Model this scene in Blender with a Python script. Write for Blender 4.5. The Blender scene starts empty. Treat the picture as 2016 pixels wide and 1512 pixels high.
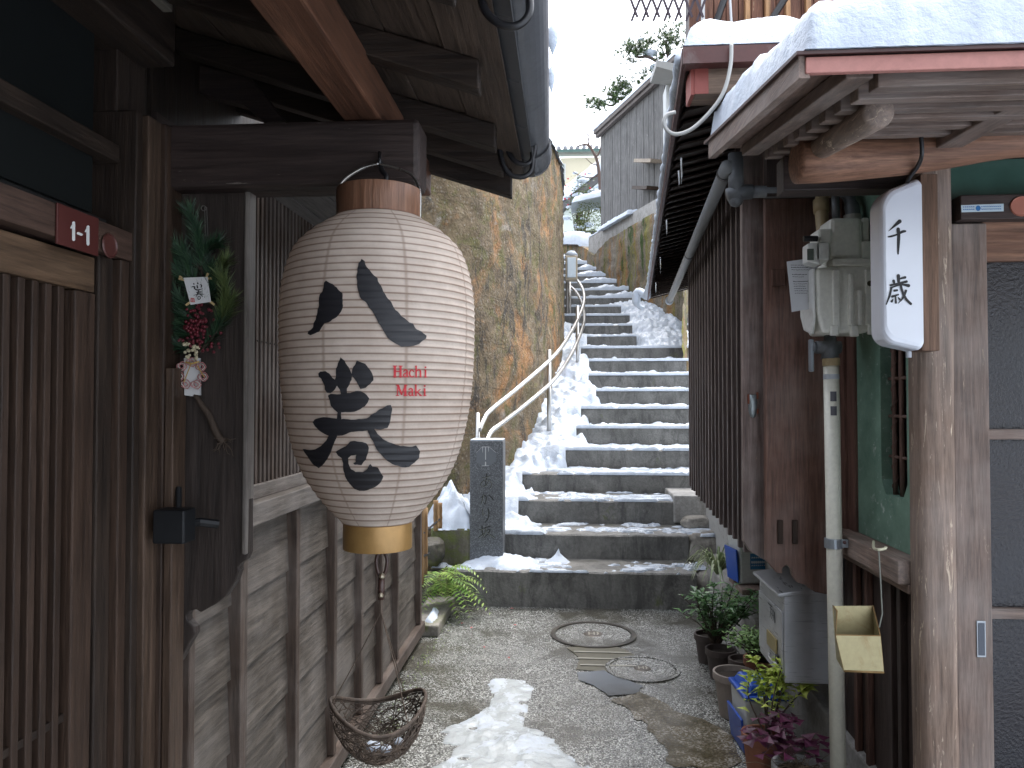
import bpy, bmesh, math, random
from mathutils import Vector, Matrix, noise, geometry
R = math.radians
random.seed(7)
sc = bpy.context.scene
COL = sc.collection

# ------------------------------------------------------------------ camera
F = 1500.0; EYE = 1.55
YAW = math.atan(107/1500); PIT = math.atan(36/1500)
cd = bpy.data.cameras.new("camera"); cam = bpy.data.objects.new("camera", cd); COL.objects.link(cam)
cam.location = (0, 0, EYE); cam.rotation_euler = (R(90)+PIT, 0, YAW)
cd.sensor_fit = 'HORIZONTAL'; cd.sensor_width = 36; cd.lens = 36*F/2016
cd.clip_start = 0.05; cd.clip_end = 2000
sc.camera = cam
# ------------------------------------------------------------------ sky, sun, exposure
SUN_EL, SUN_ROT = R(68), R(35)
w = bpy.data.worlds.new("World"); sc.world = w; w.use_nodes = True
wn = w.node_tree; wn.nodes.clear()
sky = wn.nodes.new('ShaderNodeTexSky'); sky.sky_type = 'NISHITA'; sky.sun_disc = False
sky.sun_elevation = SUN_EL; sky.sun_rotation = SUN_ROT; sky.air_density = 1.0; sky.dust_density = 3.0; sky.ozone_density = 1.0
hs = wn.nodes.new('ShaderNodeHueSaturation'); hs.inputs['Saturation'].default_value = 0.34
hs.inputs['Value'].default_value = 1.25
bgn = wn.nodes.new('ShaderNodeBackground'); bgn.inputs['Strength'].default_value = 0.15
wo = wn.nodes.new('ShaderNodeOutputWorld')
wn.links.new(sky.outputs[0], hs.inputs['Color']); wn.links.new(hs.outputs[0], bgn.inputs[0]); wn.links.new(bgn.outputs[0], wo.inputs[0])
sd = bpy.data.lights.new("sun", 'SUN'); sun = bpy.data.objects.new("sun", sd); COL.objects.link(sun)
sd.energy = 0.5; sd.angle = R(50); sd.color = (1, .97, .93)
sun.location = (0, 5, 30)
_az = SUN_ROT
sdir = Vector((math.sin(_az)*math.cos(SUN_EL), math.cos(_az)*math.cos(SUN_EL), math.sin(SUN_EL)))
sun.rotation_euler = sdir.to_track_quat('Z', 'Y').to_euler()
sc.view_settings.view_transform = 'Standard'; sc.view_settings.look = 'None'
sc.view_settings.exposure = 2.06; sc.view_settings.gamma = 1
sc.cycles.max_bounces = 10; sc.cycles.diffuse_bounces = 6; sc.cycles.transparent_max_bounces = 12

# ------------------------------------------------------------------ measuring helpers (photo pixel + known depth -> place)
def ray(px, py):
    x = px-1008; z = 756-py; y = F
    y, z = y*math.cos(PIT)-z*math.sin(PIT), y*math.sin(PIT)+z*math.cos(PIT)
    x, y = x*math.cos(YAW)-y*math.sin(YAW), x*math.sin(YAW)+y*math.cos(YAW)
    return Vector((x, y, z))
E0 = Vector((0, 0, EYE))
def aty(px, py, Y): r = ray(px, py); return E0 + r*(Y/r.y)
def atx(px, py, X): r = ray(px, py); return E0 + r*(X/r.x)
def atz(px, py, Z): r = ray(px, py); return E0 + r*((Z-EYE)/r.z)
def lerp(a, b, t): return a+(b-a)*t
def clamp(v, a=0., b=1.): return max(a, min(b, v))
def sm(v): v = clamp(v); return v*v*(3-2*v)
def interp(pts, x):
    if x <= pts[0][0]: return pts[0][1]
    for (a, b), (c, d) in zip(pts, pts[1:]):
        if x <= c: return lerp(b, d, (x-a)/(c-a))
    return pts[-1][1]
def nz(x, y, z=0., oct=4): return noise.fractal(Vector((x, y, z)), 1.0, 2.0, oct)
def crom(pts, n=6):
    P = [tuple(p) for p in pts]
    if len(P) < 3 and n > 1:
        return [tuple(lerp(a, b, i/n) for a, b in zip(P[0], P[1])) for i in range(n+1)]
    P = [P[0]]+P+[P[-1]]; out = []
    for i in range(1, len(P)-2):
        p0, p1, p2, p3 = P[i-1:i+3]
        for k in range(n):
            t = k/n
            out.append(tuple(.5*((2*b)+(-a+c)*t+(2*a-5*b+4*c-d)*t*t+(-a+3*b-3*c+d)*t**3) for a, b, c, d in zip(p0, p1, p2, p3)))
    out.append(P[-1]); return out

# ------------------------------------------------------------------ materials
class NT:
    def __init__(s, name):
        s.m = bpy.data.materials.new(name); s.m.use_nodes = True; s.t = s.m.node_tree; s.t.nodes.clear()
        s.o = s.t.nodes.new('ShaderNodeOutputMaterial'); s.b = s.n('ShaderNodeBsdfPrincipled'); s.l(s.b.outputs[0], s.o.inputs[0])
    def n(s, typ, **kw):
        nd = s.t.nodes.new(typ)
        for k, v in kw.items():
            if k.startswith('_'): setattr(nd, k[1:], v)
            else:
                key = k.replace('__', ' ')
                s.set(nd.inputs[key] if not key.isdigit() else nd.inputs[int(key)], v)
        return nd
    def set(s, inp, v):
        if hasattr(v, 'outputs'): s.t.links.new(v.outputs[0], inp)
        elif isinstance(v, bpy.types.NodeSocket): s.t.links.new(v, inp)
        else:
            if isinstance(v, (tuple, list)) and len(v) == 3 and inp.type == 'RGBA': v = (*v, 1)
            inp.default_value = v
    def l(s, a, b): s.t.links.new(a, b)
    def coord(s, kind='Object', scale=(1, 1, 1)):
        tc = s.n('ShaderNodeTexCoord'); mp = s.n('ShaderNodeMapping'); s.l(tc.outputs[kind], mp.inputs[0]); mp.inputs['Scale'].default_value = scale
        return mp.outputs[0]
    def noise(s, vec, scale=5., detail=5., rough=.55, dist=0.):
        nd = s.n('ShaderNodeTexNoise'); s.l(vec, nd.inputs['Vector'])
        nd.inputs['Scale'].default_value = scale; nd.inputs['Detail'].default_value = detail; nd.inputs['Roughness'].default_value = rough; nd.inputs['Distortion'].default_value = dist
        return nd.outputs['Fac'] if 'Fac' in nd.outputs else nd.outputs[0]
    def ramp(s, fac, stops, interp='LINEAR'):
        nd = s.n('ShaderNodeValToRGB'); s.l(fac, nd.inputs[0]); e = nd.color_ramp.elements; nd.color_ramp.interpolation = interp
        while len(e) < len(stops): e.new(.5)
        for el, (p, c) in zip(e, stops):
            el.position = p
            el.color = (c, c, c, 1) if isinstance(c, (int, float)) else (*c, 1)
        return nd.outputs[0]
    def mix(s, fac, a, b, mode='MIX'):
        nd = s.n('ShaderNodeMixRGB', _blend_type=mode); s.set(nd.inputs[0], fac); s.set(nd.inputs[1], a); s.set(nd.inputs[2], b); return nd.outputs[0]
    def math(s, op, a, b=0.):
        nd = s.n('ShaderNodeMath', _operation=op); s.set(nd.inputs[0], a); s.set(nd.inputs[1], b); return nd.outputs[0]
    def bump(s, h, strength=.3, dist=.01, prev=None):
        nd = s.n('ShaderNodeBump'); s.l(h, nd.inputs['Height']); nd.inputs['Strength'].default_value = strength; nd.inputs['Distance'].default_value = dist
        if prev is not None: s.l(prev, nd.inputs['Normal'])
        return nd.outputs[0]
    def done(s, col=None, rough=None, normal=None, metal=None, spec=None):
        if col is not None: s.set(s.b.inputs['Base Color'], col)
        if rough is not None: s.set(s.b.inputs['Roughness'], rough)
        if normal is not None: s.l(normal, s.b.inputs['Normal'])
        if metal is not None: s.b.inputs['Metallic'].default_value = metal
        if spec is not None: s.b.inputs['Specular IOR Level'].default_value = spec
        return s.m
MC = {}
def wood(key, c1, c2, axis='Z', rough=.65, wear=0., wc=(.42, .36, .29), gray=0.):
    k = ('wood', key, axis)
    if k in MC: return MC[k]
    t = NT('%s_wood_%s' % (key, axis.lower()))
    sc3 = {'X': (1, 16, 16), 'Y': (16, 1, 16), 'Z': (16, 16, 1)}[axis]
    v = t.coord('Object', sc3)
    a = t.noise(v, 2.2, 6, .6, .5); f = t.noise(v, 6, 5, .7)
    oi = t.n('ShaderNodeObjectInfo')
    col = t.ramp(a, [(.28, c1), (.72, c2)])
    col = t.mix(.7, col, t.ramp(f, [(.34, .3), (.62, 1.05)]), 'MULTIPLY')
    big = t.noise(t.coord('Object', (1, 1, 1)), 3.5, 4, .6)
    if gray: col = t.mix(t.math('MULTIPLY', t.ramp(big, [(.4, 0.), (.65, 1.)]), gray), col, (.28, .26, .245))
    col = t.mix(.45, col, t.ramp(big, [(.25, .45), (.75, 1.15)]), 'MULTIPLY')
    if wear:
        sc4 = {'X': (.9, 9, 9), 'Y': (9, .9, 9), 'Z': (9, 9, .9)}[axis]
        wv = t.noise(t.coord('Object', sc4), 4.5, 6, .75, 1.2)
        col = t.mix(t.ramp(wv, [(.68-wear*.12, 0.), (.73-wear*.12, 1.)]), col, wc)
    hv = t.n('ShaderNodeHueSaturation'); t.l(col, hv.inputs['Color'])
    t.l(t.math('ADD', t.math('MULTIPLY', oi.outputs['Random'], .35), .82), hv.inputs['Value'])
    nm = t.bump(f, .7, .003); nm = t.bump(a, .35, .006, nm)
    MC[k] = t.done(hv.outputs[0], t.ramp(a, [(.2, rough-.12), (.8, rough+.12)]), nm, spec=.35)
    return MC[k]
def plain(key, col, rough=.5, metal=0., var=.15, bump=.1, sc=40., spec=.5):
    if key in MC: return MC[key]
    t = NT(key); v = t.coord('Object')
    n1 = t.noise(v, 6, 5, .6); n2 = t.noise(v, sc, 4, .6)
    c = t.mix(1., col, t.ramp(n1, [(.25, 1-var), (.75, 1+var*.4)]), 'MULTIPLY')
    MC[key] = t.done(c, t.ramp(n1, [(.25, clamp(rough-.08)), (.75, clamp(rough+.08))]), t.bump(n2, bump, .002), metal, spec)
    return MC[key]
def dirty(key, col, dcol, rough=.5, metal=0., amt=.5, sc=5.):
    if key in MC: return MC[key]
    t = NT(key); v = t.coord('Object')
    n1 = t.noise(v, sc, 7, .7, .8); n2 = t.noise(v, 60, 4, .6)
    c = t.mix(t.ramp(n1, [(.65-amt*.3, 0.), (.82-amt*.25, .9)]), col, dcol)
    c = t.mix(.3, c, t.ramp(n2, [(.3, .6), (.7, 1.1)]), 'MULTIPLY')
    MC[key] = t.done(c, t.ramp(n1, [(.3, rough), (.8, clamp(rough+.2))]), t.bump(n2, .15, .002), metal)
    return MC[key]
def leafmat(key, c1, c2, rough=.45):
    if key in MC: return MC[key]
    t = NT(key); g = t.n('ShaderNodeNewGeometry')
    c = t.ramp(g.outputs['Random Per Island'], [(0., c1), (.55, tuple((a+b)/2 for a, b in zip(c1, c2))), (1., c2)])
    tr = t.n('ShaderNodeBsdfTranslucent'); t.l(c, tr.inputs[0])
    t.done(c, rough)
    mx = t.n('ShaderNodeMixShader'); mx.inputs[0].default_value = .25
    t.l(t.b.outputs[0], mx.inputs[1]); t.l(tr.outputs[0], mx.inputs[2]); t.l(mx.outputs[0], t.o.inputs[0])
    MC[key] = t.m; return t.m
def snowmat(key='snow', icy=0.):
    if key in MC: return MC[key]
    t = NT(key); v = t.coord('Object')
    a = t.noise(v, 14, 6, .65); b = t.noise(v, 90, 3, .6); c0 = t.noise(v, 5, 6, .7, .5)
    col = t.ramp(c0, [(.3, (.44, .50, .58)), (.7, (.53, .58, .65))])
    if icy: 
        ice = t.ramp(c0, [(.48, 1.), (.62, 0.)])
        col = t.mix(t.math('MULTIPLY', ice, icy), col, (.42, .45, .46))
        rough = t.mix(ice, (.6, .6, .6), (.16, .16, .16))
    else: rough = .65
    nm = t.bump(b, .35, .004); nm = t.bump(a, .55, .02, nm)
    t.b.inputs['Subsurface Weight'].default_value = 0.12
    t.b.inputs['Subsurface Radius'].default_value = (.03, .04, .05)
    MC[key] = t.done(col, rough, nm, spec=.4); return MC[key]
def concrete(key, c1, c2, moss=0., wet=0., dark=(.03, .03, .028), damt=.5, sc=3., mosscol=(.09, .11, .02), rough=.8, peb=1.):
    if key in MC: return MC[key]
    t = NT(key); v = t.coord('Object')
    a = t.noise(v, sc, 8, .68, .4); b = t.noise(v, 45, 5, .7); d = t.noise(t.coord('Object', (1, 1, .35)), sc*1.7, 8, .75, .6)
    col = t.ramp(a, [(.3, c1), (.7, c2)])
    col = t.mix(t.math('MULTIPLY', t.ramp(d, [(.48, 0.), (.62, 1.)]), damt), col, dark)
    col = t.mix(.5, col, t.ramp(b, [(.3, .45), (.7, 1.2)]), 'MULTIPLY')
    if moss:
        mn = t.noise(v, 4.3, 8, .75, .3)
        col = t.mix(t.ramp(mn, [(.66-moss*.3, 0.), (.78-moss*.25, 1.)]), col, mosscol)
    vo = t.n('ShaderNodeTexVoronoi'); t.l(v, vo.inputs['Vector']); vo.inputs['Scale'].default_value = 70
    nm = t.bump(vo.outputs['Distance'], .35*peb, .006); nm = t.bump(b, .5, .006, nm)
    MC[key] = t.done(col, t.ramp(a, [(.3, clamp(rough-wet*.55)), (.7, clamp(rough-wet*.2))]), nm); return MC[key]

# dark stained wood of the left house, weathered brown of the right one
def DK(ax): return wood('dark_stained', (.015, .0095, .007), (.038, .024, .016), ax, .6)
def BR(ax): return wood('brown_stained', (.027, .015, .0095), (.064, .037, .024), ax, .6)
def RD(ax): return wood('reddish', (.085, .036, .020), (.17, .076, .042), ax, .6)
def CL(ax): return wood('clapboard_grey', (.052, .042, .034), (.165, .140, .116), ax, .55, gray=.25)
def BT(ax): return wood('batten', (.055, .036, .027), (.12, .084, .064), ax, .55, gray=.2)
def SILL(ax): return wood('sill_grey', (.13, .11, .094), (.26, .228, .20), ax, .5, gray=.4)
def WE(ax): return wood('weathered', (.19, .128, .094), (.37, .262, .20), ax, .7, .8, (.52, .42, .32), gray=.3)
def WR(ax): return wood('red_weathered', (.10, .050, .038), (.20, .105, .08), ax, .6, .15, (.25, .19, .16))
def WB(ax): return wood('worn_board', (.155, .105, .082), (.32, .23, .187), ax, .65, .5, (.40, .31, .23), gray=.35)
def LG(ax): return wood('log', (.20, .095, .058), (.38, .205, .13), ax, .6, .12, (.38, .28, .2))
def BL(ax): return wood('black_brown', (.034, .022, .019), (.085, .058, .050), ax, .6, .1, (.16, .12, .10))
def GW(ax): return wood('silver_grey', (.075, .073, .072), (.21, .205, .20), ax, .8, .3, (.5, .49, .47))

# ------------------------------------------------------------------ objects
WL = {}
def wl(o): return WL.get(o.name, Vector((0, 0, 0))) if o else Vector((0, 0, 0))
def props(o, label=None, cat=None, group=None, kind=None):
    for k, v in (('label', label), ('category', cat), ('group', group), ('kind', kind)):
        if v: o[k] = v
    return o
def thing(name, label, cat, loc=(0, 0, 0), group=None):
    o = bpy.data.objects.new(name, None); COL.objects.link(o); o.location = loc; o.empty_display_size = .1
    WL[o.name] = Vector(loc); return props(o, label, cat, group)
class MB:
    def __init__(s): s.bm = bmesh.new(); s.uv = None
    def v(s, p): return s.bm.verts.new(p)
    def f(s, vs):
        try: return s.bm.faces.new(vs)
        except ValueError: return None
    def quad(s, *ps): return s.f([s.v(p) for p in ps])
    def box(s, x0, x1, y0, y1, z0, z1):
        vs = [s.v((x, y, z)) for z in (z0, z1) for y in (y0, y1) for x in (x0, x1)]
        for q in ((0, 2, 3, 1), (4, 5, 7, 6), (0, 1, 5, 4), (2, 6, 7, 3), (0, 4, 6, 2), (1, 3, 7, 5)): s.f([vs[i] for i in q])
        return s
    def hexa(s, b, t):
        vb = [s.v(p) for p in b]; vt = [s.v(p) for p in t]; n = len(vb)
        s.f(vb[::-1]); s.f(vt)
        for i in range(n): s.f([vb[i], vb[(i+1) % n], vt[(i+1) % n], vt[i]])
        return s
    def beam(s, a, b, w, h, up=(0, 0, 1)):
        a = Vector(a); b = Vector(b); d = (b-a).normalized(); up = Vector(up)
        sd = d.cross(up).normalized(); u = sd.cross(d).normalized()
        o = [(-w/2, -h/2), (w/2, -h/2), (w/2, h/2), (-w/2, h/2)]
        return s.hexa([a+sd*x+u*y for x, y in o], [b+sd*x+u*y for x, y in o])
    def prism(s, pts, off):
        off = Vector(off); return s.hexa([Vector(p) for p in pts], [Vector(p)+off for p in pts])
    def tube(s, pts, r, n=10, caps=True):
        pts = [Vector(p) for p in pts]; rings = []; prev = None
        for i, p in enumerate(pts):
            d = (pts[min(i+1, len(pts)-1)]-pts[max(i-1, 0)])
            d = d.normalized() if d.length > 1e-9 else Vector((0, 0, 1))
            if prev is None:
                u = d.orthogonal().normalized()
            else:
                u = prev-d*prev.dot(d); u = u.normalized() if u.length > 1e-6 else d.orthogonal().normalized()
            prev = u; w_ = d.cross(u); rr = r[i] if isinstance(r, (list, tuple)) else r
            rings.append([s.v(p+(u*math.cos(2*math.pi*k/n)+w_*math.sin(2*math.pi*k/n))*rr) for k in range(n)])
        for a, b in zip(rings, rings[1:]):
            for k in range(n): s.f([a[k], a[(k+1) % n], b[(k+1) % n], b[k]])
        if caps: s.f(rings[0][::-1]); s.f(rings[-1])
        return s
    def lathe(s, prof, c=(0, 0, 0), n=32, uvs=False, cap0=False, cap1=False, sx=1., sy=1.):
        c = Vector(c); rings = []
        for r, z in prof:
            rings.append([s.v(c+Vector((r*math.cos(2*math.pi*k/n)*sx, r*math.sin(2*math.pi*k/n)*sy, z))) for k in range(n)])
        lay = s.bm.loops.layers.uv.verify() if uvs else None
        for i, (a, b) in enumerate(zip(rings, rings[1:])):
            for k in range(n):
                fc = s.f([a[k], a[(k+1) % n], b[(k+1) % n], b[k]])
                if lay and fc:
                    for lp, (u, v) in zip(fc.loops, ((k, i), (k+1, i), (k+1, i+1), (k, i+1))): lp[lay].uv = (u/n, v)
        if cap0: s.f(rings[0][::-1])
        if cap1: s.f(rings[-1])
        return s
    def sphere(s, c, r, seg=10, sc=(1, 1, 1)):
        m = Matrix.Translation(c) @ Matrix.Diagonal((r*sc[0], r*sc[1], r*sc[2], 1))
        bmesh.ops.create_uvsphere(s.bm, u_segments=seg, v_segments=max(5, seg//2+1), radius=1, matrix=m); return s
    def leaf(s, p, d, up, L, W, fold=.25):
        d = Vector(d).normalized(); sd = d.cross(Vector(up))
        sd = sd.normalized() if sd.length > 1e-5 else d.orthogonal().normalized(); u = sd.cross(d)
        p = Vector(p); a = s.v(p); t = s.v(p+d*L-u*L*.12); m = s.v(p+d*L*.5+u*W*.05)
        l = s.v(p+d*L*.45+sd*W*.5+u*W*fold); r = s.v(p+d*L*.45-sd*W*.5+u*W*fold)
        s.f([a, m, l]); s.f([m, t, l]); s.f([a, r, m]); s.f([m, r, t]); return s
    def grid(s, fn, nu, nv, keep=None, uvfn=None):
        V = [[s.v(fn(i/nu, j/nv)) for j in range(nv+1)] for i in range(nu+1)]
        lay = s.bm.loops.layers.uv.verify() if uvfn else None
        for i in range(nu):
            for j in range(nv):
                if keep and not keep(i, j): continue
                fc = s.f([V[i][j], V[i+1][j], V[i+1][j+1], V[i][j+1]])
                if lay and fc:
                    for lp, (a, b) in zip(fc.loops, ((i, j), (i+1, j), (i+1, j+1), (i, j+1))): lp[lay].uv = uvfn(a/nu, b/nv)
        return V
    def build(s, name, mat, parent=None, smooth=False, bevel=0., label=None, cat=None, group=None, kind=None, seg=2, sub=0, normals=True):
        bm = s.bm
        loose = [v for v in bm.verts if not v.link_faces]
        if loose: bmesh.ops.delete(bm, geom=loose, context='VERTS')
        if normals: bmesh.ops.recalc_face_normals(bm, faces=bm.faces)
        if parent is not None: o0 = wl(parent)
        else:
            xs = [v.co.x for v in bm.verts]; ys = [v.co.y for v in bm.verts]; zs = [v.co.z for v in bm.verts]
            o0 = Vector(((min(xs)+max(xs))/2, (min(ys)+max(ys))/2, min(zs)))
        bmesh.ops.translate(bm, verts=bm.verts, vec=-o0)
        me = bpy.data.meshes.new(name); bm.to_mesh(me); bm.free()
        if smooth:
            for p in me.polygons: p.use_smooth = True
        for mm in (mat if isinstance(mat, list) else [mat]): me.materials.append(mm)
        o = bpy.data.objects.new(name, me); COL.objects.link(o)
        if parent is not None: o.parent = parent
        else: o.location = o0
        WL[o.name] = o0
        if bevel:
            b = o.modifiers.new('bevel', 'BEVEL'); b.width = bevel; b.segments = seg; b.limit_method = 'ANGLE'; b.angle_limit = R(40)
        if sub:
            b = o.modifiers.new('sub', 'SUBSURF'); b.levels = sub; b.render_levels = sub
        return props(o, label, cat, group, kind)
def dup(o, loc, rotz=0., label=None, scale=None):
    """copy of a thing with its parts and their parts"""
    def cp(src, par):
        c = src.copy(); COL.objects.link(c)
        if par: c.parent = par
        for ch in list(src.children): cp(ch, c)
        return c
    r = cp(o, None); r.location = loc; r.rotation_euler = (0, 0, rotz); WL[r.name] = Vector(loc)
    if label: r['label'] = label
    if scale: r.scale = scale
    return r
def box(name, mat, par, x0, x1, y0, y1, z0, z1, bevel=.003, **kw):
    return MB().box(x0, x1, y0, y1, z0, z1).build(name, mat, par, bevel=bevel, **kw)
# brush strokes: list of strokes, each [(x, y, width) ...]; place(x, y, lift) -> point
def strokes(mb, ss, place, n=6, lift=.0004, step=.00012):
    for si, st in enumerate(ss):
        P = crom(st, n); L = []; Rr = []; lf = lift+step*si
        for i, (x, y, w_) in enumerate(P):
            a = P[max(i-1, 0)]; b = P[min(i+1, len(P)-1)]; dx, dy = b[0]-a[0], b[1]-a[1]; q = math.hypot(dx, dy) or 1
            if i == 0 or i == len(P)-1:
                sg = -1 if i == 0 else 1
                ex, ey = x+sg*dx/q*w_*.35, y+sg*dy/q*w_*.35
                e1 = (ex-dy/q*w_*.25, ey+dx/q*w_*.25); e2 = (ex+dy/q*w_*.25, ey-dx/q*w_*.25)
            s1 = (x-dy/q*w_/2, y+dx/q*w_/2); s2 = (x+dy/q*w_/2, y-dx/q*w_/2)
            if i == 0: L.append(e1); Rr.append(e2)
            L.append(s1); Rr.append(s2)
            if i == len(P)-1: L.append(e1); Rr.append(e2)
        A = [mb.v(place(p[0], p[1], lf)) for p in L]; B = [mb.v(place(p[0], p[1], lf)) for p in Rr]
        for i in range(len(A)-1): mb.f([A[i], A[i+1], B[i+1], B[i]])
    return mb
def outline(mb, poly, place, step=6., lift=.001, jag=0.):
    P = []
    for i in range(len(poly)):
        a = poly[i]; b = poly[(i+1) % len(poly)]; q = math.hypot(b[0]-a[0], b[1]-a[1]); k = max(1, int(q/step))
        for j in range(k):
            x, y = lerp(a[0], b[0], j/k), lerp(a[1], b[1], j/k)
            if jag: x += jag*nz(x*.09, y*.09, 1.3); y += jag*nz(x*.09, y*.09, 7.7)
            P.append(Vector((x, y)))
    n = len(P); xs = [p.x for p in P]; ys = [p.y for p in P]; Q = list(P)
    def ins(x, y):
        c = False; j = n-1
        for i in range(n):
            if ((P[i].y > y) != (P[j].y > y)) and x < (P[j].x-P[i].x)*(y-P[i].y)/(P[j].y-P[i].y)+P[i].x: c = not c
            j = i
        return c
    y = min(ys)+step*.5
    while y < max(ys):
        x = min(xs)+step*.5
        while x < max(xs):
            if ins(x, y) and min((p.x-x)**2+(p.y-y)**2 for p in P) > (step*.5)**2: Q.append(Vector((x, y)))
            x += step
        y += step
    vs, _, fs, *_r = geometry.delaunay_2d_cdt(Q, [(i, (i+1) % n) for i in range(n)], [], 1, 1e-5)
    V = [mb.v(place(v.x, v.y, lift)) for v in vs]
    for f in fs: mb.f([V[i] for i in f])
    return mb

# =================================================================== THE SETTING
def ground_mat():
    t = NT('wet_pebble_paving'); v = t.coord('Object')
    vo = t.n('ShaderNodeTexVoronoi'); t.l(v, vo.inputs['Vector']); vo.inputs['Scale'].default_value = 125
    cell = vo.outputs['Color']; d = vo.outputs['Distance']
    sp = t.n('ShaderNodeSeparateColor'); t.l(cell, sp.inputs[0])
    peb = t.ramp(sp.outputs[0], [(0., (.09, .093, .083)), (.3, (.24, .245, .225)), (.65, (.44, .45, .42)), (1., (.68, .69, .66))])
    col = t.mix(t.ramp(d, [(.42, 0.), (.62, 1.)]), peb, (.055, .055, .05))
    big = t.noise(v, 1.5, 7, .65, .5); fine = t.noise(v, 7, 6, .7)
    col = t.mix(t.ramp(big, [(.46, 0.), (.58, .88)]), col, (.060, .054, .038))
    col = t.mix(.6, col, t.ramp(fine, [(.3, .5), (.7, 1.25)]), 'MULTIPLY')
    inv = t.math('SUBTRACT', 1., d)
    hgt = t.math('ADD', inv, t.math('MULTIPLY', sp.outputs[1], .5))
    nm = t.bump(t.math('MULTIPLY', hgt, t.ramp(big, [(.46, 1.), (.60, .25)])), .65, .006)
    nm = t.bump(fine, .25, .01, nm)
    t.b.inputs['Coat Weight'].default_value = .8; t.b.inputs['Coat Roughness'].default_value = .03
    t.l(t.bump(hgt, .35, .005), t.b.inputs['Coat Normal'])
    return t.done(col, t.ramp(big, [(.35, .30), (.7, .15)]), nm, spec=.5)
GM = ground_mat()
g = MB()
g.grid(lambda u, v: Vector((lerp(-60, 60, u), lerp(-40, 80, v), 0)), 8, 8)
g.build('ground', GM, kind='structure')

# ---- puddles of dirty water and the mortar patch between the two covers
def sheet(name, px, mat, z, jag=.02, **kw):
    P = [atz(a, b, 0) for a, b in px]; mb = MB()
    outline(mb, [(p.x, p.y) for p in P], lambda x, y, l: Vector((x, y, z)), .04, 0)
    for q in mb.bm.verts:
        q.co.x += jag*nz(q.co.x*7, q.co.y*7, 2); q.co.y += jag*nz(q.co.x*7, q.co.y*7, 9)
    return mb.build(name, mat, **kw)
def mud_mat():
    t = NT('wet_mud'); v = t.coord('Object'); a = t.noise(v, 6, 7, .7); b = t.noise(v, 60, 4, .7)
    col = t.mix(.5, t.ramp(a, [(.3, (.050, .040, .022)), (.7, (.13, .105, .065))]), t.ramp(b, [(.3, .5), (.7, 1.3)]), 'MULTIPLY')
    vo = t.n('ShaderNodeTexVoronoi'); t.l(v, vo.inputs['Vector']); vo.inputs['Scale'].default_value = 125
    sp = t.n('ShaderNodeSeparateColor'); t.l(vo.outputs['Color'], sp.inputs[0])
    pk = t.math('MULTIPLY', t.ramp(sp.outputs[0], [(.45, 0.), (.5, .75)]), t.ramp(a, [(.42, 0.), (.6, 1.)]))
    col = t.mix(pk, col, t.ramp(sp.outputs[1], [(0., (.12, .11, .09)), (1., (.45, .43, .39))]))
    return t.done(col, t.ramp(a, [(.35, .08), (.65, .28)]), t.bump(vo.outputs['Distance'], .2, .004))
MUD = mud_mat()
sheet('mud_patch', [(1205, 1380), (1250, 1365), (1290, 1375), (1330, 1400), (1400, 1425), (1440, 1450), (1455, 1500), (1440, 1512), (1330, 1512), (1305, 1470), (1290, 1445), (1245, 1410)], MUD, .004, .05, kind='structure')
mp = sheet('mortar_patch', [(1115, 1276), (1200, 1270), (1235, 1282), (1262, 1298), (1230, 1312), (1195, 1325), (1135, 1318), (1140, 1296)], dirty('mortar_olive', (.085, .078, .05), (.05, .045, .03), .35), .004, .01, kind='structure')
water = plain('clear_water', (.10, .105, .11), .03, 0, .1, .3, 14.)
sheet('water_film', [(1135, 1325), (1190, 1322), (1215, 1335), (1265, 1352), (1250, 1368), (1200, 1372), (1170, 1350), (1140, 1340)], water, .006, .015, kind='structure')
for k in range(3):
    a = atz(1130+k*6, 1285+k*13, 0); b = atz(1240+k*6, 1285+k*13, 0)
    MB().box(a.x, b.x, a.y-.008, a.y+.008, .005, .009).build('mortar_ridge', plain('mortar_pale', (.30, .29, .25), .6), kind='structure')

# ---- manhole covers
def manhole(px, py, r, label, rim):
    c = atz(px, py, 0); t = thing('manhole_cover', label, 'manhole cover', (c.x, c.y, 0), 'round covers in the alley floor')
    MB().lathe([(r*.90, .003), (r*.90, .009), (r, .009), (r, .001)], (c.x, c.y, 0), 56).build('frame', rim, t, smooth=False)
    MB().lathe([(.0, .0062), (r*.3, .0062), (r*.86, .006), (r*.885, .001)], (c.x, c.y, 0), 56).build('lid', GM, t)
    m = MB(); m.lathe([(0., .010), (r*.20, .010), (r*.23, .0062)], (c.x, c.y, 0), 30)
    m.build('hub', dirty('iron_dark', (.055, .045, .035), (.12, .08, .05), .4), t)
    m = MB(); strokes(m, [[(-.5, .5, .16), (-.5, -.5, .16)], [(-.5, 0, .16), (.1, 0, .16)], [(.1, .5, .16), (.1, -.5, .16)], [(.45, .5, .16), (.55, 0, .2), (.45, -.5, .16)]], lambda x, y, l: Vector((c.x+x*r*.2, c.y+y*r*.2, .0105+l)))
    m.build('mark', plain('iron_pale', (.35, .33, .28), .5), t)
    return t
RIM = dirty('rim_wet', (.035, .03, .024), (.07, .06, .04), .3)
manhole(1168, 1250, .285, 'round manhole cover paved with pebbles close to the lowest stair', RIM)
manhole(1265, 1318, .215, 'smaller round cover half lost in the wet paving nearer the camera', GM)

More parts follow.
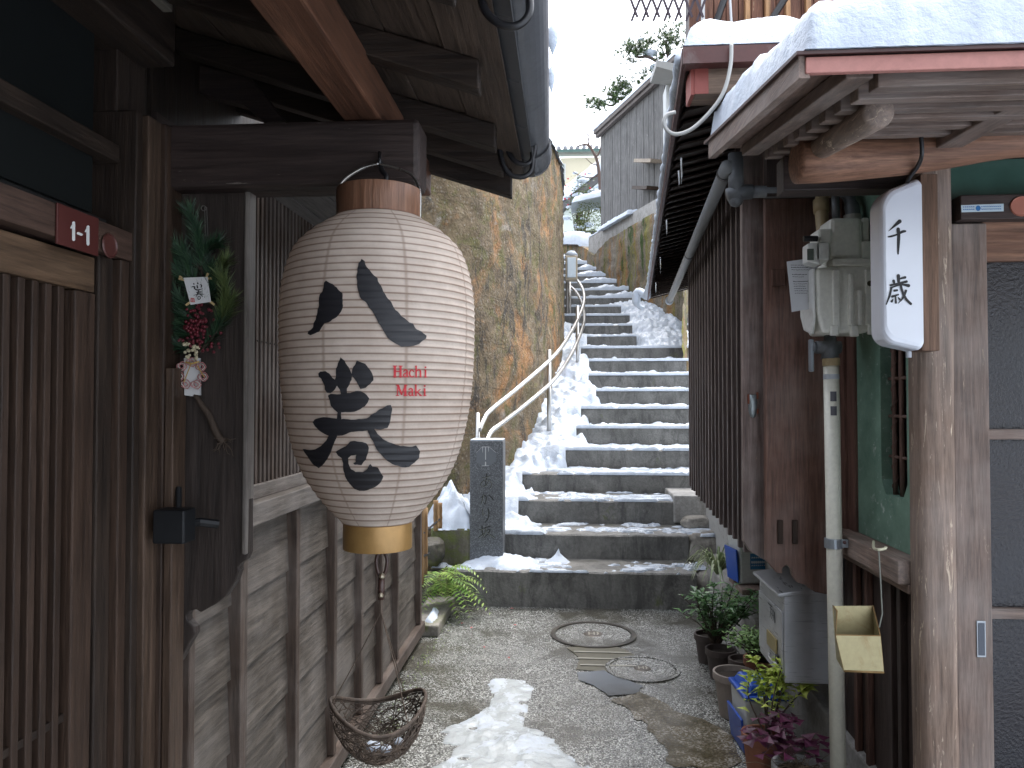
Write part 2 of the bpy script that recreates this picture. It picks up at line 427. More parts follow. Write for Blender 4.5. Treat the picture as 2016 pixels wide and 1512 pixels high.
# ---- stairs
YS = [5.80, 6.28, 6.83, 7.42, 8.01]; HS = [.272, .472, .677, .857, 1.056]
for k in range(22): YS.append(8.01+.5*(k+1)); HS.append(1.056+.213*(k+1))
WPATH = [(-3.2, 6.15), (-1.9, 6.32), (-1.15, 6.62), (-.83, 6.95), (-.62, 7.45), (-.42, 8.1), (-.25, 8.9), (-.10, 9.9), (-.02, 10.9), (0., 11.9), (0., 12.6), (-.05, 13.5), (-.18, 14.5), (-.42, 15.5), (-.9, 16.6), (-2.2, 18.)]
def wall_left_x(y): return interp([(b, a) for a, b in WPATH], y)
def right_x(y): return interp([(5.8, .97), (6.28, .985), (6.83, 1.25), (7.4, 1.32), (11., 1.68), (12.4, 1.72), (16.6, .22), (19, -.6)], y)
CSTEP = concrete('stair_concrete', (.095, .093, .085), (.215, .21, .195), .15, .7, (.022, .022, .020), .6, 4, rough=.75)
st = thing('stone_stairs', 'long flight of dark wet concrete steps climbing between the walls', 'stairs', (.3, 5.8, 0))
for i in range(len(YS)-1):
    y0, y1, h = YS[i], YS[i+1], HS[i]
    xl = -.86 if i == 0 else (-.80 if i < 4 else wall_left_x(y0)-.25)
    xr = right_x(y0) + (.35 if i > 10 else 0)
    hb = 0 if i == 0 else HS[i-1]-.18
    m = MB(); nx, n2 = 26, 1
    # slightly worn front edge: a strip with wobble
    def P(u, v, k):
        x = lerp(xl, xr, u)
        return x
    fr = []; 
    for k in range(nx+1):
        x = lerp(xl, xr, k/nx); wob = .006*nz(x*5, i*3.1, 0); wz = .005*nz(x*4, i*1.7, 5)
        fr.append([m.v((x, y0+wob, hb)), m.v((x, y0+wob, h-.014+wz)), m.v((x, y0+wob+.010, h-.003+wz)), m.v((x, y0+.05, h)), m.v((x, y1+.15, h))])
    for a, b in zip(fr, fr[1:]):
        for q in range(4): m.f([a[q], b[q], b[q+1], a[q+1]])
    for e, sgn in ((fr[0], 1), (fr[-1], -1)):
        bb = m.v((e[0].co.x, y1+.15, hb)); m.f(e+[bb])
    m.build('step', CSTEP, st)
# landing far above the flight
hill = MB()
def hz(u, v):
    x = lerp(-40, 40, u); y = lerp(18.6, 90, v)
    return Vector((x, y, 5.65+.06*(y-18)+.2*nz(x*.2, y*.2)))
hill.grid(hz, 24, 20); hill.build('hillside', snowmat('snow_ground'), kind='structure', smooth=True)

# ---- the big curved retaining wall
def bigwall_mat():
    t = NT('old_retaining_wall'); uv = t.coord('UV'); v = t.coord('Object')
    a = t.noise(v, 1.6, 9, .72, 1.1); b = t.noise(v, 26, 6, .75); d = t.noise(v, 1.0, 7, .68, 1.0)
    st_ = t.noise(t.coord('Object', (1.6, 1.6, .6)), 1.6, 9, .78, 1.6)
    col = t.ramp(a, [(.25, (.075, .053, .030)), (.5, (.170, .122, .066)), (.75, (.28, .225, .14))])
    col = t.mix(t.ramp(d, [(.50, 0.), (.60, .85)]), col, (.40, .195, .07))
    col = t.mix(t.ramp(t.noise(v, 2.1, 9, .75, .8), [(.60, 0.), (.68, .7)]), col, (.46, .43, .38))
    col = t.mix(t.ramp(t.noise(v, 3.6, 8, .78, .5), [(.50, 0.), (.61, .85)]), col, (.12, .115, .028))
    col = t.mix(t.ramp(st_, [(.515, 0.), (.60, .88)]), col, (.035, .030, .026))
    br = t.n('ShaderNodeTexBrick'); t.l(uv, br.inputs['Vector']); br.inputs['Scale'].default_value = 1; br.inputs['Mortar Size'].default_value = .011
    br.inputs['Brick Width'].default_value = 1.15; br.inputs['Row Height'].default_value = .47; br.inputs['Mortar Smooth'].default_value = .6
    dstb = t.n('ShaderNodeVectorMath', _operation='ADD'); nzv = t.n('ShaderNodeTexNoise'); t.l(v, nzv.inputs['Vector']); nzv.inputs['Scale'].default_value = 3
    sca = t.n('ShaderNodeVectorMath', _operation='SCALE'); t.l(nzv.outputs['Color'], sca.inputs[0]); sca.inputs['Scale'].default_value = .10
    t.l(uv, dstb.inputs[0]); t.l(sca.outputs[0], dstb.inputs[1]); t.l(dstb.outputs[0], br.inputs['Vector'])
    col = t.mix(t.math('MULTIPLY', br.outputs['Fac'], .25), col, (.05, .04, .03))
    col = t.mix(.75, col, t.ramp(b, [(.3, .5), (.7, 1.25)]), 'MULTIPLY')
    vo = t.n('ShaderNodeTexVoronoi'); t.l(v, vo.inputs['Vector']); vo.inputs['Scale'].default_value = 38
    sepv = t.n('ShaderNodeSeparateColor'); t.l(vo.outputs['Color'], sepv.inputs[0])
    # pebbles showing in the face
    pm = t.math('MULTIPLY', t.ramp(sepv.outputs[0], [(.72, 0.), (.78, 1.)]), t.ramp(vo.outputs['Distance'], [(.3, 1.), (.5, 0.)]))
    col = t.mix(t.math('MULTIPLY', pm, .28), col, (.42, .39, .33))
    nm = t.bump(vo.outputs['Distance'], .5, .015); nm = t.bump(b, 1., .03, nm); nm = t.bump(br.outputs['Fac'], .25, .015, nm)
    return t.done(col, .82, nm)
BWM = bigwall_mat()
def wall_top_z(u_y): return interp([(6, 4.8), (9.5, 4.84), (10.5, 4.93), (12, 5.10), (14, 5.0), (18, 5.6)], u_y)
wp = [(x, y) for x, y in crom(WPATH, 10)]
arc = [0]
for a, b in zip(wp, wp[1:]): arc.append(arc[-1]+math.hypot(b[0]-a[0], b[1]-a[1]))
AL = arc[-1]
def wpt(s):
    s *= AL
    for i in range(len(arc)-1):
        if s <= arc[i+1]:
            t = (s-arc[i])/(arc[i+1]-arc[i]); a, b = wp[i], wp[i+1]
            return lerp(a[0], b[0], t), lerp(a[1], b[1], t), Vector((b[1]-a[1], -(b[0]-a[0]), 0)).normalized()
    a, b = wp[-2], wp[-1]; return wp[-1][0], wp[-1][1], Vector((b[1]-a[1], -(b[0]-a[0]), 0)).normalized()
m = MB()
def wf(u, v):
    x, y, n = wpt(u); top = wall_top_z(y); z = v*top
    bump = .022*nz(x*3, y*3, z*3)+.016*nz(x*14, y*14, z*14)+.008*nz(x*40, y*40, z*40, 2)
    lean = -.07*v-.10*max(0, v-.9)*10*max(0, v-.9)
    p = Vector((x, y, z))+n*(bump+lean); return p
NU, NV = 230, 120
m.grid(wf, NU, NV, uvfn=lambda u, v: (u*AL, v*5.2))
def wtop(u, v):
    x, y, n = wpt(u); p = wf(u, 1.); return p-n*(.75*v)+Vector((0, 0, .02*nz(x*5, y*5, v*3)+.03*v))
m.grid(wtop, NU, 3, uvfn=lambda u, v: (u*AL, 5.2+v))
m.grid(lambda u, v: (lambda q: Vector((q[0], q[1], v*wall_top_z(q[1])-.05))-q[2]*.75)(wpt(u)), 60, 2, uvfn=lambda u, v: (u*AL, v*5))
bmesh.ops.remove_doubles(m.bm, verts=m.bm.verts, dist=.0005)
m.build('retaining_wall', BWM, smooth=True, label='tall curved concrete retaining wall stained orange and black, left of stairs', cat='wall', normals=False)
# snow along its top
m = MB()
def ws(u, v):
    s = lerp(.30, .99, u); x, y, n = wpt(s); p = wf(s, 1.); t = .09*math.sin(math.pi*clamp(v))**.5*(1+.5*nz(x*4, y*4, 3))
    return p+n*(.05-.62*v)+Vector((0, 0, .02+t+(.0 if 0 < v < 1 else -.04)))
m.grid(ws, 160, 10); m.build('snow_ridge', snowmat(), smooth=True, label='thin snow lying along the top of the tall curved wall', cat='snow', normals=True)

# ---- right retaining wall, mossy, with concrete ledge
def mossy_mat():
    t = NT('mossy_wall'); v = t.coord('Object')
    a = t.noise(v, 2.5, 8, .7, .4); b = t.noise(v, 28, 6, .75); st_ = t.noise(t.coord('Object', (3, 3, .25)), 1.6, 7, .7, .5); s2 = t.noise(t.coord('Object', (2.4, 2.4, .35)), 1.9, 7, .7, .3)
    col = t.ramp(a, [(.3, (.10, .085, .06)), (.55, (.24, .20, .15)), (.75, (.36, .33, .28))])
    col = t.mix(t.ramp(s2, [(.50, 0.), (.60, .9)]), col, (.33, .17, .055))
    col = t.mix(t.ramp(st_, [(.52, 0.), (.62, .85)]), col, (.22, .20, .035))
    col = t.mix(t.ramp(t.noise(t.coord('Object', (4, 4, .3)), 1.3, 6, .7), [(.56, 0.), (.63, 1.)]), col, (.05, .085, .012))
    col = t.mix(.7, col, t.ramp(b, [(.3, .4), (.7, 1.3)]), 'MULTIPLY')
    return t.done(col, .85, t.bump(b, .8, .03))
RW = [(1.60, 10.6), (1.80, 11.4), (1.86, 12.1), (1.60, 12.75), (.95, 14.5), (.36, 16.2), (-.2, 17.8), (-1.0, 20.0)]
rwp = RW
rarc = [0]
for a, b in zip(rwp, rwp[1:]): rarc.append(rarc[-1]+math.hypot(b[0]-a[0], b[1]-a[1]))
def rpt(s):
    s *= rarc[-1]
    for i in range(len(rarc)-1):
        if s <= rarc[i+1]+1e-9:
            t = (s-rarc[i])/(rarc[i+1]-rarc[i]); a, b = rwp[i], rwp[i+1]
            return lerp(a[0], b[0], t), lerp(a[1], b[1], t), Vector((-(b[1]-a[1]), b[0]-a[0], 0)).normalized()
def rtop(y): return interp([(10, 4.75), (13.2, 4.78), (15.0, 4.72), (15.6, 4.55), (16.4, 4.95), (18, 5.3), (20, 5.8)], y)
m = MB()
def rf(u, v):
    x, y, n = rpt(u); z = lerp(1.2, rtop(y), v)
    return Vector((x, y, z))+n*(.03*nz(x*3, y*3, z*3)+.02*nz(x*12, y*12, z*12))
m.grid(rf, 130, 70)
m.grid(lambda u, v: rf(u, 1)-rpt(u)[2]*.5*v, 130, 2)
m.build('retaining_wall', mossy_mat(), smooth=True, normals=False, label='lower retaining wall with yellow moss streaks below the grey plank shed', cat='wall')

def fence_line(y): return 1.72-.35*(y-12.5)+.16
# ---- concrete curb strip on the left and mossy block
CUR = concrete('curb_concrete', (.14, .13, .11), (.28, .26, .23), .45, .35, damt=.5)
m = MB(); m.box(-1.05, -.845, 5.02, 5.79, 0, .075).build('kerb', CUR, bevel=.01, kind='structure')
MOSSB = concrete('moss_block', (.10, .09, .065), (.20, .18, .14), .75, .2, (.03, .03, .02), .5)
m = MB(); m.box(-1.08, -.76, 6.02, 6.5, 0, .55)
m.build('stone_block', MOSSB, bevel=.02, label='mossy concrete block left of the stone pillar with snow on it', cat='block')

def rock(name, c, r, sc, mat, label, seed, cat='stone', flat=.0):
    m = MB(); bmesh.ops.create_icosphere(m.bm, subdivisions=4, radius=1)
    for q in m.bm.verts:
        d = q.co.copy(); e = Vector([math.copysign(abs(k)**(.62+flat*-.2), k) for k in d])
        e *= 1+.16*nz(d.x*1.4+seed, d.y*1.4, d.z*1.4)+.04*nz(d.x*6, d.y*6+seed, d.z*6)
        q.co = Vector((c[0]+e.x*r*sc[0], c[1]+e.y*r*sc[1], c[2]+e.z*r*sc[2]))
    return m.build(name, mat, smooth=True, label=label, cat=cat)
STN = concrete('stone_grey', (.17, .155, .13), (.36, .34, .30), .15, .4, (.07, .06, .05), .45, 5, peb=.3)
PLA = concrete('plaster_grey', (.28, .27, .25), (.46, .45, .43), .05, .1, (.16, .15, .13), .5, 5, peb=.1)
rock('boulder', (1.14, 6.42, .36), .19, (.95, .9, .68), STN, 'rounded pale boulder beside the right end of the second step', 3)
rock('boulder', (1.13, 6.1, .10), .20, (1, 1.05, .85), STN, 'flat tan stone at the right foot of the lowest step', 11)
rock('boulder', (1.12, 6.66, .52), .12, (1.1, .9, .42), STN, 'small flat stone wedged under the plastered block', 23)
m = MB(); m.box(.94, 1.30, 6.80, 7.45, .49, .73)
m.build('plaster_block', PLA, bevel=.012, label='pale plastered block patching the right end of the third step', cat='block')
for k, (px, py, r, Y) in enumerate([(845, 1085, .12, 5.9), (862, 1145, .10, 5.85)]):
    p = aty(px, py, Y); rock('rock', p, r, (1, 1, .8), concrete('dark_rock', (.04, .038, .03), (.10, .09, .07), .5, .5), ['dark mossy rock under the bamboo stakes', 'dark wet rock half hidden by the ferns'][k], 31+k)

# =================================================================== LEFT HOUSE
WX = -.98
lh = thing('wooden_house', 'dark wooden townhouse on the left with lattice window and grey clapboards', 'house', (WX, 2.3, 0))
# clapboards
m = MB(); z = .112; k = 0
zb = [.112, .315, .535, .745, .96, 1.18]
for a, b in zip(zb, zb[1:]):
    m.hexa([(WX-.02, 1.82, a), (WX+.008, 1.82, a), (WX+.008, 4.96, a), (WX-.02, 4.96, a)], [(WX-.02, 1.82, b+.01), (WX-.004, 1.82, b+.01), (WX-.004, 4.96, b+.01), (WX-.02, 4.96, b+.01)])
m.build('clapboard_wall', CL('Y'), lh, bevel=.002)
for px, wd in [(380, .03), (481, .05), (587, .036), (661, .034), (714, .034), (753, .034), (784, .034), (813, .05)]:
    p = atx(px, 1150, WX+.035)
    if px == 813: p.y = 4.93
    box('batten', BT('Z'), lh, WX-.01, WX+.036, p.y-wd/2, p.y+wd/2, .115, 1.178)
m = MB(); m.box(WX-.05, WX+.05, 1.8, 5.0, .045, .112); m.build('base_sill', BT('Y'), lh, bevel=.004)
m = MB(); m.box(WX-.2, WX-.005, 1.8, 4.99, 0, .046); m.build('foundation', concrete('mossy_foundation', (.12, .11, .08), (.22, .20, .15), .8, .2), lh)
box('window_sill', SILL('Y'), lh, WX-.05, WX+.05, 1.83, 4.98, 1.178, 1.246, .004)
wf_ = box('window', BL('Y'), lh, WX-.06, WX-.045, 1.83, 4.97, 1.25, 2.28, 0)
m = MB(); y = 1.86
while y < 4.9:
    m.box(WX-.03, WX+.002, y, y+.017, 1.262, 2.24); y += .0345
m.build('lattice', BT('Z'), wf_, bevel=.0015)
box('frame', SILL('Y'), wf_, WX-.04, WX+.012, 1.83, 4.97, 1.246, 1.292, .003)
box('rail', BT('Y'), wf_, WX-.036, WX-.030, 1.83, 4.95, 1.735, 1.755, 0)
m = MB()
for k in range(80):
    yy = 1.868+k*.0345
    if yy < 4.9: m.sphere((WX+.003, yy, 1.745), .0035, 6)
m.build('nail', plain('nail_iron', (.05, .045, .04), .5, .7), wf_)
# lower lean-to roof over the window
m = MB(); m.hexa([(-1.35, 2.47, 2.47), (-.66, 2.47, 2.245), (-.66, 5.05, 2.245), (-1.35, 5.05, 2.47)], [(-1.35, 2.47, 2.53), (-.66, 2.47, 2.30), (-.66, 5.05, 2.30), (-1.35, 5.05, 2.53)])
m.build('lower_roof', BL('Y'), lh)
m = MB()
for k in range(5):
    x0 = -.98+k*.063; m.box(x0, x0+.060, 2.42, 5.0, 2.236+.003*(k % 2), 2.246+.003*(k % 2))
m.build('soffit', wood('soffit_grey', (.085, .078, .072), (.17, .155, .145), 'Y', .6), lh)
# post, wing board
box('post', BR('Z'), lh, -1.035, -.928, 1.70, 1.80, 0, 2.2, .004)
box('post_edge', wood('batten_light', (.055, .034, .022), (.115, .073, .05), 'Z', .55), lh, -.926, -.905, 1.70, 1.76, 0, 1.63, .003)
wbp = [(330, 372), (489, 372), (489, 1088), (484, 1102), (474, 1109), (469, 1116), (471, 1124), (463, 1146), (446, 1172), (424, 1190), (405, 1200), (395, 1206), (386, 1200), (373, 1203), (367, 1213), (370, 1224), (382, 1236), (384, 1248), (372, 1268), (360, 1290), (352, 1306), (330, 1306)]
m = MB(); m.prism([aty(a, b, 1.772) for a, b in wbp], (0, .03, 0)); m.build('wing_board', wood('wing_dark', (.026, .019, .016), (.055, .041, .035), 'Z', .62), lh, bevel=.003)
m = MB(); p0 = aty(488, 374, 1.766); p1 = aty(488, 1092, 1.766)
m.box(p0.x-.008, p0.x+.005, 1.764, 1.806, p1.z, p0.z); m.build('wing_edge', SILL('Z'), lh, bevel=.004)
# body behind (dark interior shell)
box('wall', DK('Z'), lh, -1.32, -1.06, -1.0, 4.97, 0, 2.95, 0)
# door zone
jam = [(1.525, 1.575, WX+.004, DK('Z')), (1.58, 1.612, WX+.018, BR('Z')), (1.617, 1.642, WX+.028, DK('Z')), (1.646, 1.70, WX+.040, wood('batten_light', (.055, .034, .022), (.115, .073, .05), 'Z', .55))]
for k, (a, b, x, mt) in enumerate(jam): box('door_jamb', mt, lh, -1.06, x, a, b, 0, 1.86 if k < 2 else 2.2, .003)
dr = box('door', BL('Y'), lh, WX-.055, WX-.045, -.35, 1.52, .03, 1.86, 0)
m = MB(); y = -.30
while y < 1.44:
    m.box(WX-.03, WX-.008, y, y+.018, .06, 1.778); y += .0365
m.build('lattice', BR('Z'), dr, bevel=.002)
box('rail', wood('rail_brown', (.07, .040, .022), (.13, .08, .047), 'Y', .6), dr, WX-.04, WX-.002, -.35, 1.52, 1.778, 1.852, .003)
m = MB(); m.box(WX-.035, WX-.012, -.35, 1.46, .92, .935); m.box(WX-.035, WX-.012, -.35, 1.46, .33, .345); m.build('crossbar', DK('Y'), dr)
box('stile', BR('Z'), dr, WX-.04, WX, 1.455, 1.52, .03, 1.776, .003)
q0 = atx(203, 1425, WX); m = MB(); m.box(WX-.002, WX+.004, q0.y-.008, q0.y+.012, .35, .73); m.build('pull', plain('pull_black', (.008, .009, .011), .35, .3), dr, bevel=.001)
box('lintel', wood('lintel_red', (.055, .032, .024), (.12, .07, .05), 'Y', .6), lh, -1.06, WX+.02, -.6, 1.66, 1.862, 1.926, .003)
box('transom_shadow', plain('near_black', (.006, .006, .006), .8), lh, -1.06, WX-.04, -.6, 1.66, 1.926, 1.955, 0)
box('transom', plain('dark_glass', (.009, .0105, .0105), .35, 0, .1, .02, 40., .25), lh, -1.06, WX-.03, -.6, 1.55, 1.955, 2.55, 0)
q = atx(120, 300, WX)
box('transom_rail', DK('Y'), lh, -1.06, WX+.0, -.6, 1.60, 2.075, 2.115, .003)
box('head_beam', DK('Y'), lh, -1.1, WX+.06, -.8, 1.72, 2.34, 2.50, .006)
box('head_trim', wood('trim_pale', (.13, .115, .09), (.2, .18, .15), 'Y', .6), lh, WX+.062, WX+.085, -.8, 1.66, 2.44, 2.475, .003)
box('corner_post', DK('Z'), lh, -1.12, -1.0, 1.62, 1.74, 2.2, 2.62, .004)
# arm beam carrying purlin
pa = aty(258, 246, 1.72); pb = aty(824, 360, 1.72)
box('arm_beam', wood('arm_dark', (.030, .020, .018), (.066, .046, .04), 'X', .55, .12, (.22, .19, .17)), lh, pa.x, pb.x, 1.72, 1.83, pb.z, pa.z, .012)
ztop = pa.z
box('purlin', RD('Y'), lh, -.520, -.430, -.9, 2.40, ztop+.003, ztop+.105, .006)
def rz(x): return ztop+.108-.33*(x+.475)
m = None
for y in (-.55, -.1, .35, .8, 1.22, 1.60, 1.98, 2.20):
    m = MB(); h = .065
    m.hexa([(-1.3, y, rz(-1.3)), (-.185, y, rz(-.185)), (-.185, y+.05, rz(-.185)), (-1.3, y+.05, rz(-1.3))], [(-1.3, y, rz(-1.3)+h), (-.185, y, rz(-.185)+h), (-.185, y+.05, rz(-.185)+h), (-1.3, y+.05, rz(-1.3)+h)])
    m.build('rafter', DK('X'), lh, bevel=.004)
m = MB(); h = .13; y = 2.36
m.hexa([(-1.3, y, rz(-1.3)-.02), (-.17, y, rz(-.17)-.02), (-.17, y+.045, rz(-.17)-.02), (-1.3, y+.045, rz(-1.3)-.02)], [(-1.3, y, rz(-1.3)+h), (-.17, y, rz(-.17)+h-.02), (-.17, y+.045, rz(-.17)+h-.02), (-1.3, y+.045, rz(-1.3)+h)])
m.build('barge_board', DK('X'), lh, bevel=.004)
m = MB(); nb = 9
for k in range(nb):
    x0 = lerp(-1.3, -.13, k/nb); x1 = lerp(-1.3, -.13, (k+1)/nb)-.003; zz = .066+.004*(k % 2)
    m.hexa([(x0, -.95, rz(x0)+zz), (x1, -.95, rz(x1)+zz), (x1, 2.43, rz(x1)+zz), (x0, 2.43, rz(x0)+zz)], [(x0, -.95, rz(x0)+zz+.012), (x1, -.95, rz(x1)+zz+.012), (x1, 2.43, rz(x1)+zz+.012), (x0, 2.43, rz(x0)+zz+.012)])
m.build('roof_board', wood('roofboard', (.05, .035, .026), (.105, .075, .056), 'Y', .65), lh)
m = MB(); m.hexa([(-1.45, -1, rz(-1.45)+.085), (-.10, -1, rz(-.10)+.085), (-.10, 2.44, rz(-.10)+.085), (-1.45, 2.44, rz(-1.45)+.085)], [(-1.45, -1, rz(-1.45)+.14), (-.10, -1, rz(-.10)+.125), (-.10, 2.44, rz(-.10)+.125), (-1.45, 2.44, rz(-1.45)+.14)])
for k in range(12):
    yy = -.9+k*.29; m.tube([(-1.4, yy, rz(-1.4)+.15), (-.09, yy, rz(-.09)+.135)], .05, 8)
m.build('roof', plain('roof_tile', (.05, .052, .056), .45, 0, .3), lh)
# bracket board under the eave at far end
m = MB(); m.prism([aty(a, b, 2.12) for a, b in [(238, 92), (492, 152), (562, 240), (520, 242), (478, 205), (300, 160), (238, 152)]], (0, .05, 0)); m.build('bracket', BL('X'), lh, bevel=.003)
# gutter
GUT = dirty('gutter_grey', (.10, .105, .115), (.05, .05, .055), .35, .1, .3)
gx = lambda y: -.020*y-.066
m = MB()
prof = [(math.cos(a_)*.062, math.sin(a_)*.062) for a_ in [math.pi+math.pi*k/16 for k in range(17)]]
prof = [(-.062, .075)]+prof+[(.062, .02), (.056, .02)]+[(x*.9, z_*.9) for x, z_ in prof[::-1]]+[(-.056, .075)]
GZ = aty(1048, 335, 2.42).z+.062
for a, b in zip(prof, prof[1:]):
    m.quad((gx(-.9)+a[0], -.9, GZ+a[1]), (gx(-.9)+b[0], -.9, GZ+b[1]), (gx(2.46)+b[0], 2.46, GZ+b[1]), (gx(2.46)+a[0], 2.46, GZ+a[1]))
gt = m.build('gutter', GUT, lh, smooth=True)
for yy in (2.30, 1.05):
    m = MB()
    for a in range(16):
        t0 = math.pi+math.pi*a/16; t1 = math.pi+math.pi*(a+1)/16; r = .066
        m.quad((gx(yy)+r*math.cos(t0), yy, GZ+r*math.sin(t0)), (gx(yy)+r*math.cos(t1), yy, GZ+r*math.sin(t1)), (gx(yy)+r*math.cos(t1), yy+.16, GZ+r*math.sin(t1)), (gx(yy)+r*math.cos(t0), yy+.16, GZ+r*math.sin(t0)))
    m.build('sleeve', GUT, gt, smooth=True)
m = MB(); m.tube([(gx(2.46), 2.452, GZ-.004), (gx(2.46), 2.466, GZ-.004)], .068, 32); m.build('end_cap', GUT, gt)
BLK = plain('black_cable', (.012, .012, .014), .4)
for px, yy in (([(990, 255), (985, 300), (1000, 340), (1030, 348), (1048, 330), (1046, 285)], 2.2), ([(1000, 250), (998, 290), (1015, 318), (1040, 322), (1052, 300), (1052, 250)], 2.2), ([(945, -20), (955, 20), (985, 48), (1020, 50), (1042, 25), (1040, -20)], 1.35)):
    m = MB(); m.tube([Vector(q) for q in crom([aty(a, b, yy) for a, b in px], 6)], .0078, 8); m.build('cable', BLK, gt, smooth=True)
# drips of snow on the outside of the gutter
for k, (px, py, r) in enumerate([(1094, 80, .016), (1091, 158, .011)]):
    p = aty(px, py, 2.0+.2*k); m = MB()
    m.lathe([(0, .045), (r*.6, .035), (r, .01), (r*.7, -.012), (r*.25, -.03), (0, -.042)], (p.x-.008, p.y, p.z), 10)
    m.build('snow_clump', snowmat(), smooth=True, label=['larger snow clump dripping from outer lip of the grey gutter', 'smaller snow clump lower on the outer lip of the grey gutter'][k], cat='snow')
# nameplate 1-1 and small round mark
c0 = atx(112, 411, WX+.024); c1 = atx(193, 490, WX+.024)
t = thing('number_plate', 'dark red house number plate reading 1-1 above the lattice door', 'plate', (WX+.022, (c0.y+c1.y)/2, c1.z-.02))
X = WX+.025
m = MB(); za = atx(150, 425, X).z+.012; zb_ = atx(150, 485, X).z-.006
m.box(WX+.021, X, c0.y, c1.y, zb_, za); m.build('plate', plain('plate_red', (.075, .018, .015), .45), t, bevel=.001)
def pl(px, py, l):
    q = atx(px, py, X); return Vector((X+l+.0004, q.y, q.z))
m = MB(); strokes(m, [[(139, 449, 3), (144, 441, 4)], [(144, 438, 6), (144, 472, 6)], [(152, 459, 5), (160, 462, 5)], [(167, 456, 3), (172, 448, 4)], [(172, 446, 6), (172, 481, 6)]], pl, 3)
m.build('number', plain('white_paint', (.62, .62, .60), .5), t)
cc = atx(216, 484, X); m = MB()
m.lathe([(.0, .0), (.022, .0), (.024, .003), (.026, 0)], (0, 0, 0), 24)
bmesh.ops.transform(m.bm, matrix=Matrix.Translation((X, cc.y, cc.z)) @ Matrix.Rotation(R(90), 4, 'Y'), verts=m.bm.verts)
m.build('round_plaque', plain('plaque_red', (.09, .03, .025), .4, 0, .3), label='small round red brown plaque right of the number plate', cat='plaque')
# black metal latch box on the post
m = MB(); a = aty(300, 1020, 1.64); b = aty(362, 1072, 1.64); m.box(a.x, b.x, 1.64, 1.695, b.z, aty(330, 1010, 1.6).z)
t = thing('latch_box', 'black metal latch box with arm fixed to the dark post', 'latch', ((a.x+b.x)/2, 1.69, b.z))
IRON = plain('black_iron', (.010, .011, .013), .5, .2); m.build('case', IRON, t, bevel=.004)
m = MB(); m.tube([aty(350, 1030, 1.69), aty(395, 1028, 1.70), aty(430, 1032, 1.72)], .010, 8); m.tube([aty(352, 1015, 1.69), aty(352, 960, 1.72)], .007, 8); m.build('arm', IRON, t)

# =================================================================== PAPER LANTERN
LY = 1.66
LC = aty(745, 730, LY)
ppx = 1500/LY/ (1/ math.cos(0))  # photo pixels per metre at that depth (approx.)
PZ = (aty(745, 700, LY)-aty(745, 800, LY)).z/100
PXM = (aty(800, 730, LY)-aty(700, 730, LY)).x/100
zt = aty(745, 432, LY).z; zbm = aty(745, 1026, LY).z
hw = [(428.5, 83.5), (443, 106), (458, 127), (482, 152), (507, 167), (556, 181), (605, 186.5), (654, 187), (703, 186), (752, 183.5), (800, 178), (849, 169), (898, 156), (947, 134), (996, 99), (1030, 68)]
hwc = crom(hw, 5)
NR = 45
def lr(z, rib=True):
    py = 428.5+(zt-z)/(zt-zbm)*(1030-428.5)
    r = interp(hwc, py)*PXM
    return r
lan = thing('paper_lantern', 'large cream ribbed paper lantern with black brush characters hanging from beam', 'lantern', (LC.x, LY, aty(745, 1083, LY).z))
m = MB(); prof = []
NS = NR*5
for i in range(NS+1):
    z = lerp(zt, zbm, i/NS); ph = (i % 5)/5
    sag = -.0022*math.sin(math.pi*ph)
    prof.append((lr(z)+sag+.0006, z-0))
def lan_r(z):
    f = (zt-z)/(zt-zbm)*NS; i = int(clamp(f, 0, NS-1e-6)); return lerp(prof[i][0], prof[i+1][0], f-i)
m.lathe(prof, (LC.x, LY, 0), 96, uvs=True)
t_ = NT('lantern_paper'); v = t_.coord('Object'); uv = t_.coord('UV')
sx = t_.n('ShaderNodeSeparateXYZ'); t_.l(uv, sx.inputs[0])
rib = t_.math('PINGPONG', t_.math('DIVIDE', sx.outputs[1], 5.), .5)
ribm = t_.ramp(rib, [(.02, 1.), (.10, .55), (.17, 0.)])
seam = t_.math('PINGPONG', t_.math('ADD', t_.math('MULTIPLY', sx.outputs[0], 8.), .36), .5)
seamm = t_.ramp(seam, [(.008, 1.), (.022, .4), (.035, 0.)])
n1 = t_.noise(v, 5, 7, .7); n2 = t_.noise(t_.coord('Object', (1, 1, 5)), 22, 5, .65)
pc = t_.ramp(n1, [(.28, (.50, .41, .345)), (.6, (.66, .57, .495)), (.8, (.70, .615, .545))])
pc = t_.mix(.35, pc, t_.ramp(n2, [(.3, .65), (.7, 1.05)]), 'MULTIPLY')
pc = t_.mix(t_.math('MULTIPLY', ribm, t_.ramp(n1, [(.3, .95), (.75, .6)])), pc, (.17, .10, .065))
pc = t_.mix(t_.math('MULTIPLY', seamm, .55), pc, (.30, .215, .165))
t_.done(pc, .75, t_.bump(n1, .5, .012, t_.bump(n2, .25, .003)), spec=.25)
tr = t_.n('ShaderNodeBsdfTranslucent'); t_.l(pc, tr.inputs[0]); mx = t_.n('ShaderNodeMixShader'); mx.inputs[0].default_value = .30
t_.l(t_.b.outputs[0], mx.inputs[1]); t_.l(tr.outputs[0], mx.inputs[2]); t_.l(mx.outputs[0], t_.o.inputs[0])
shade = m.build('shade', t_.m, lan, smooth=True)
BRZ = wood('bronze_band', (.20, .095, .055), (.27, .14, .085), 'Z', .4); GLD = dirty('gilt_band', (.34, .20, .07), (.22, .12, .045), .34, .35, .3)
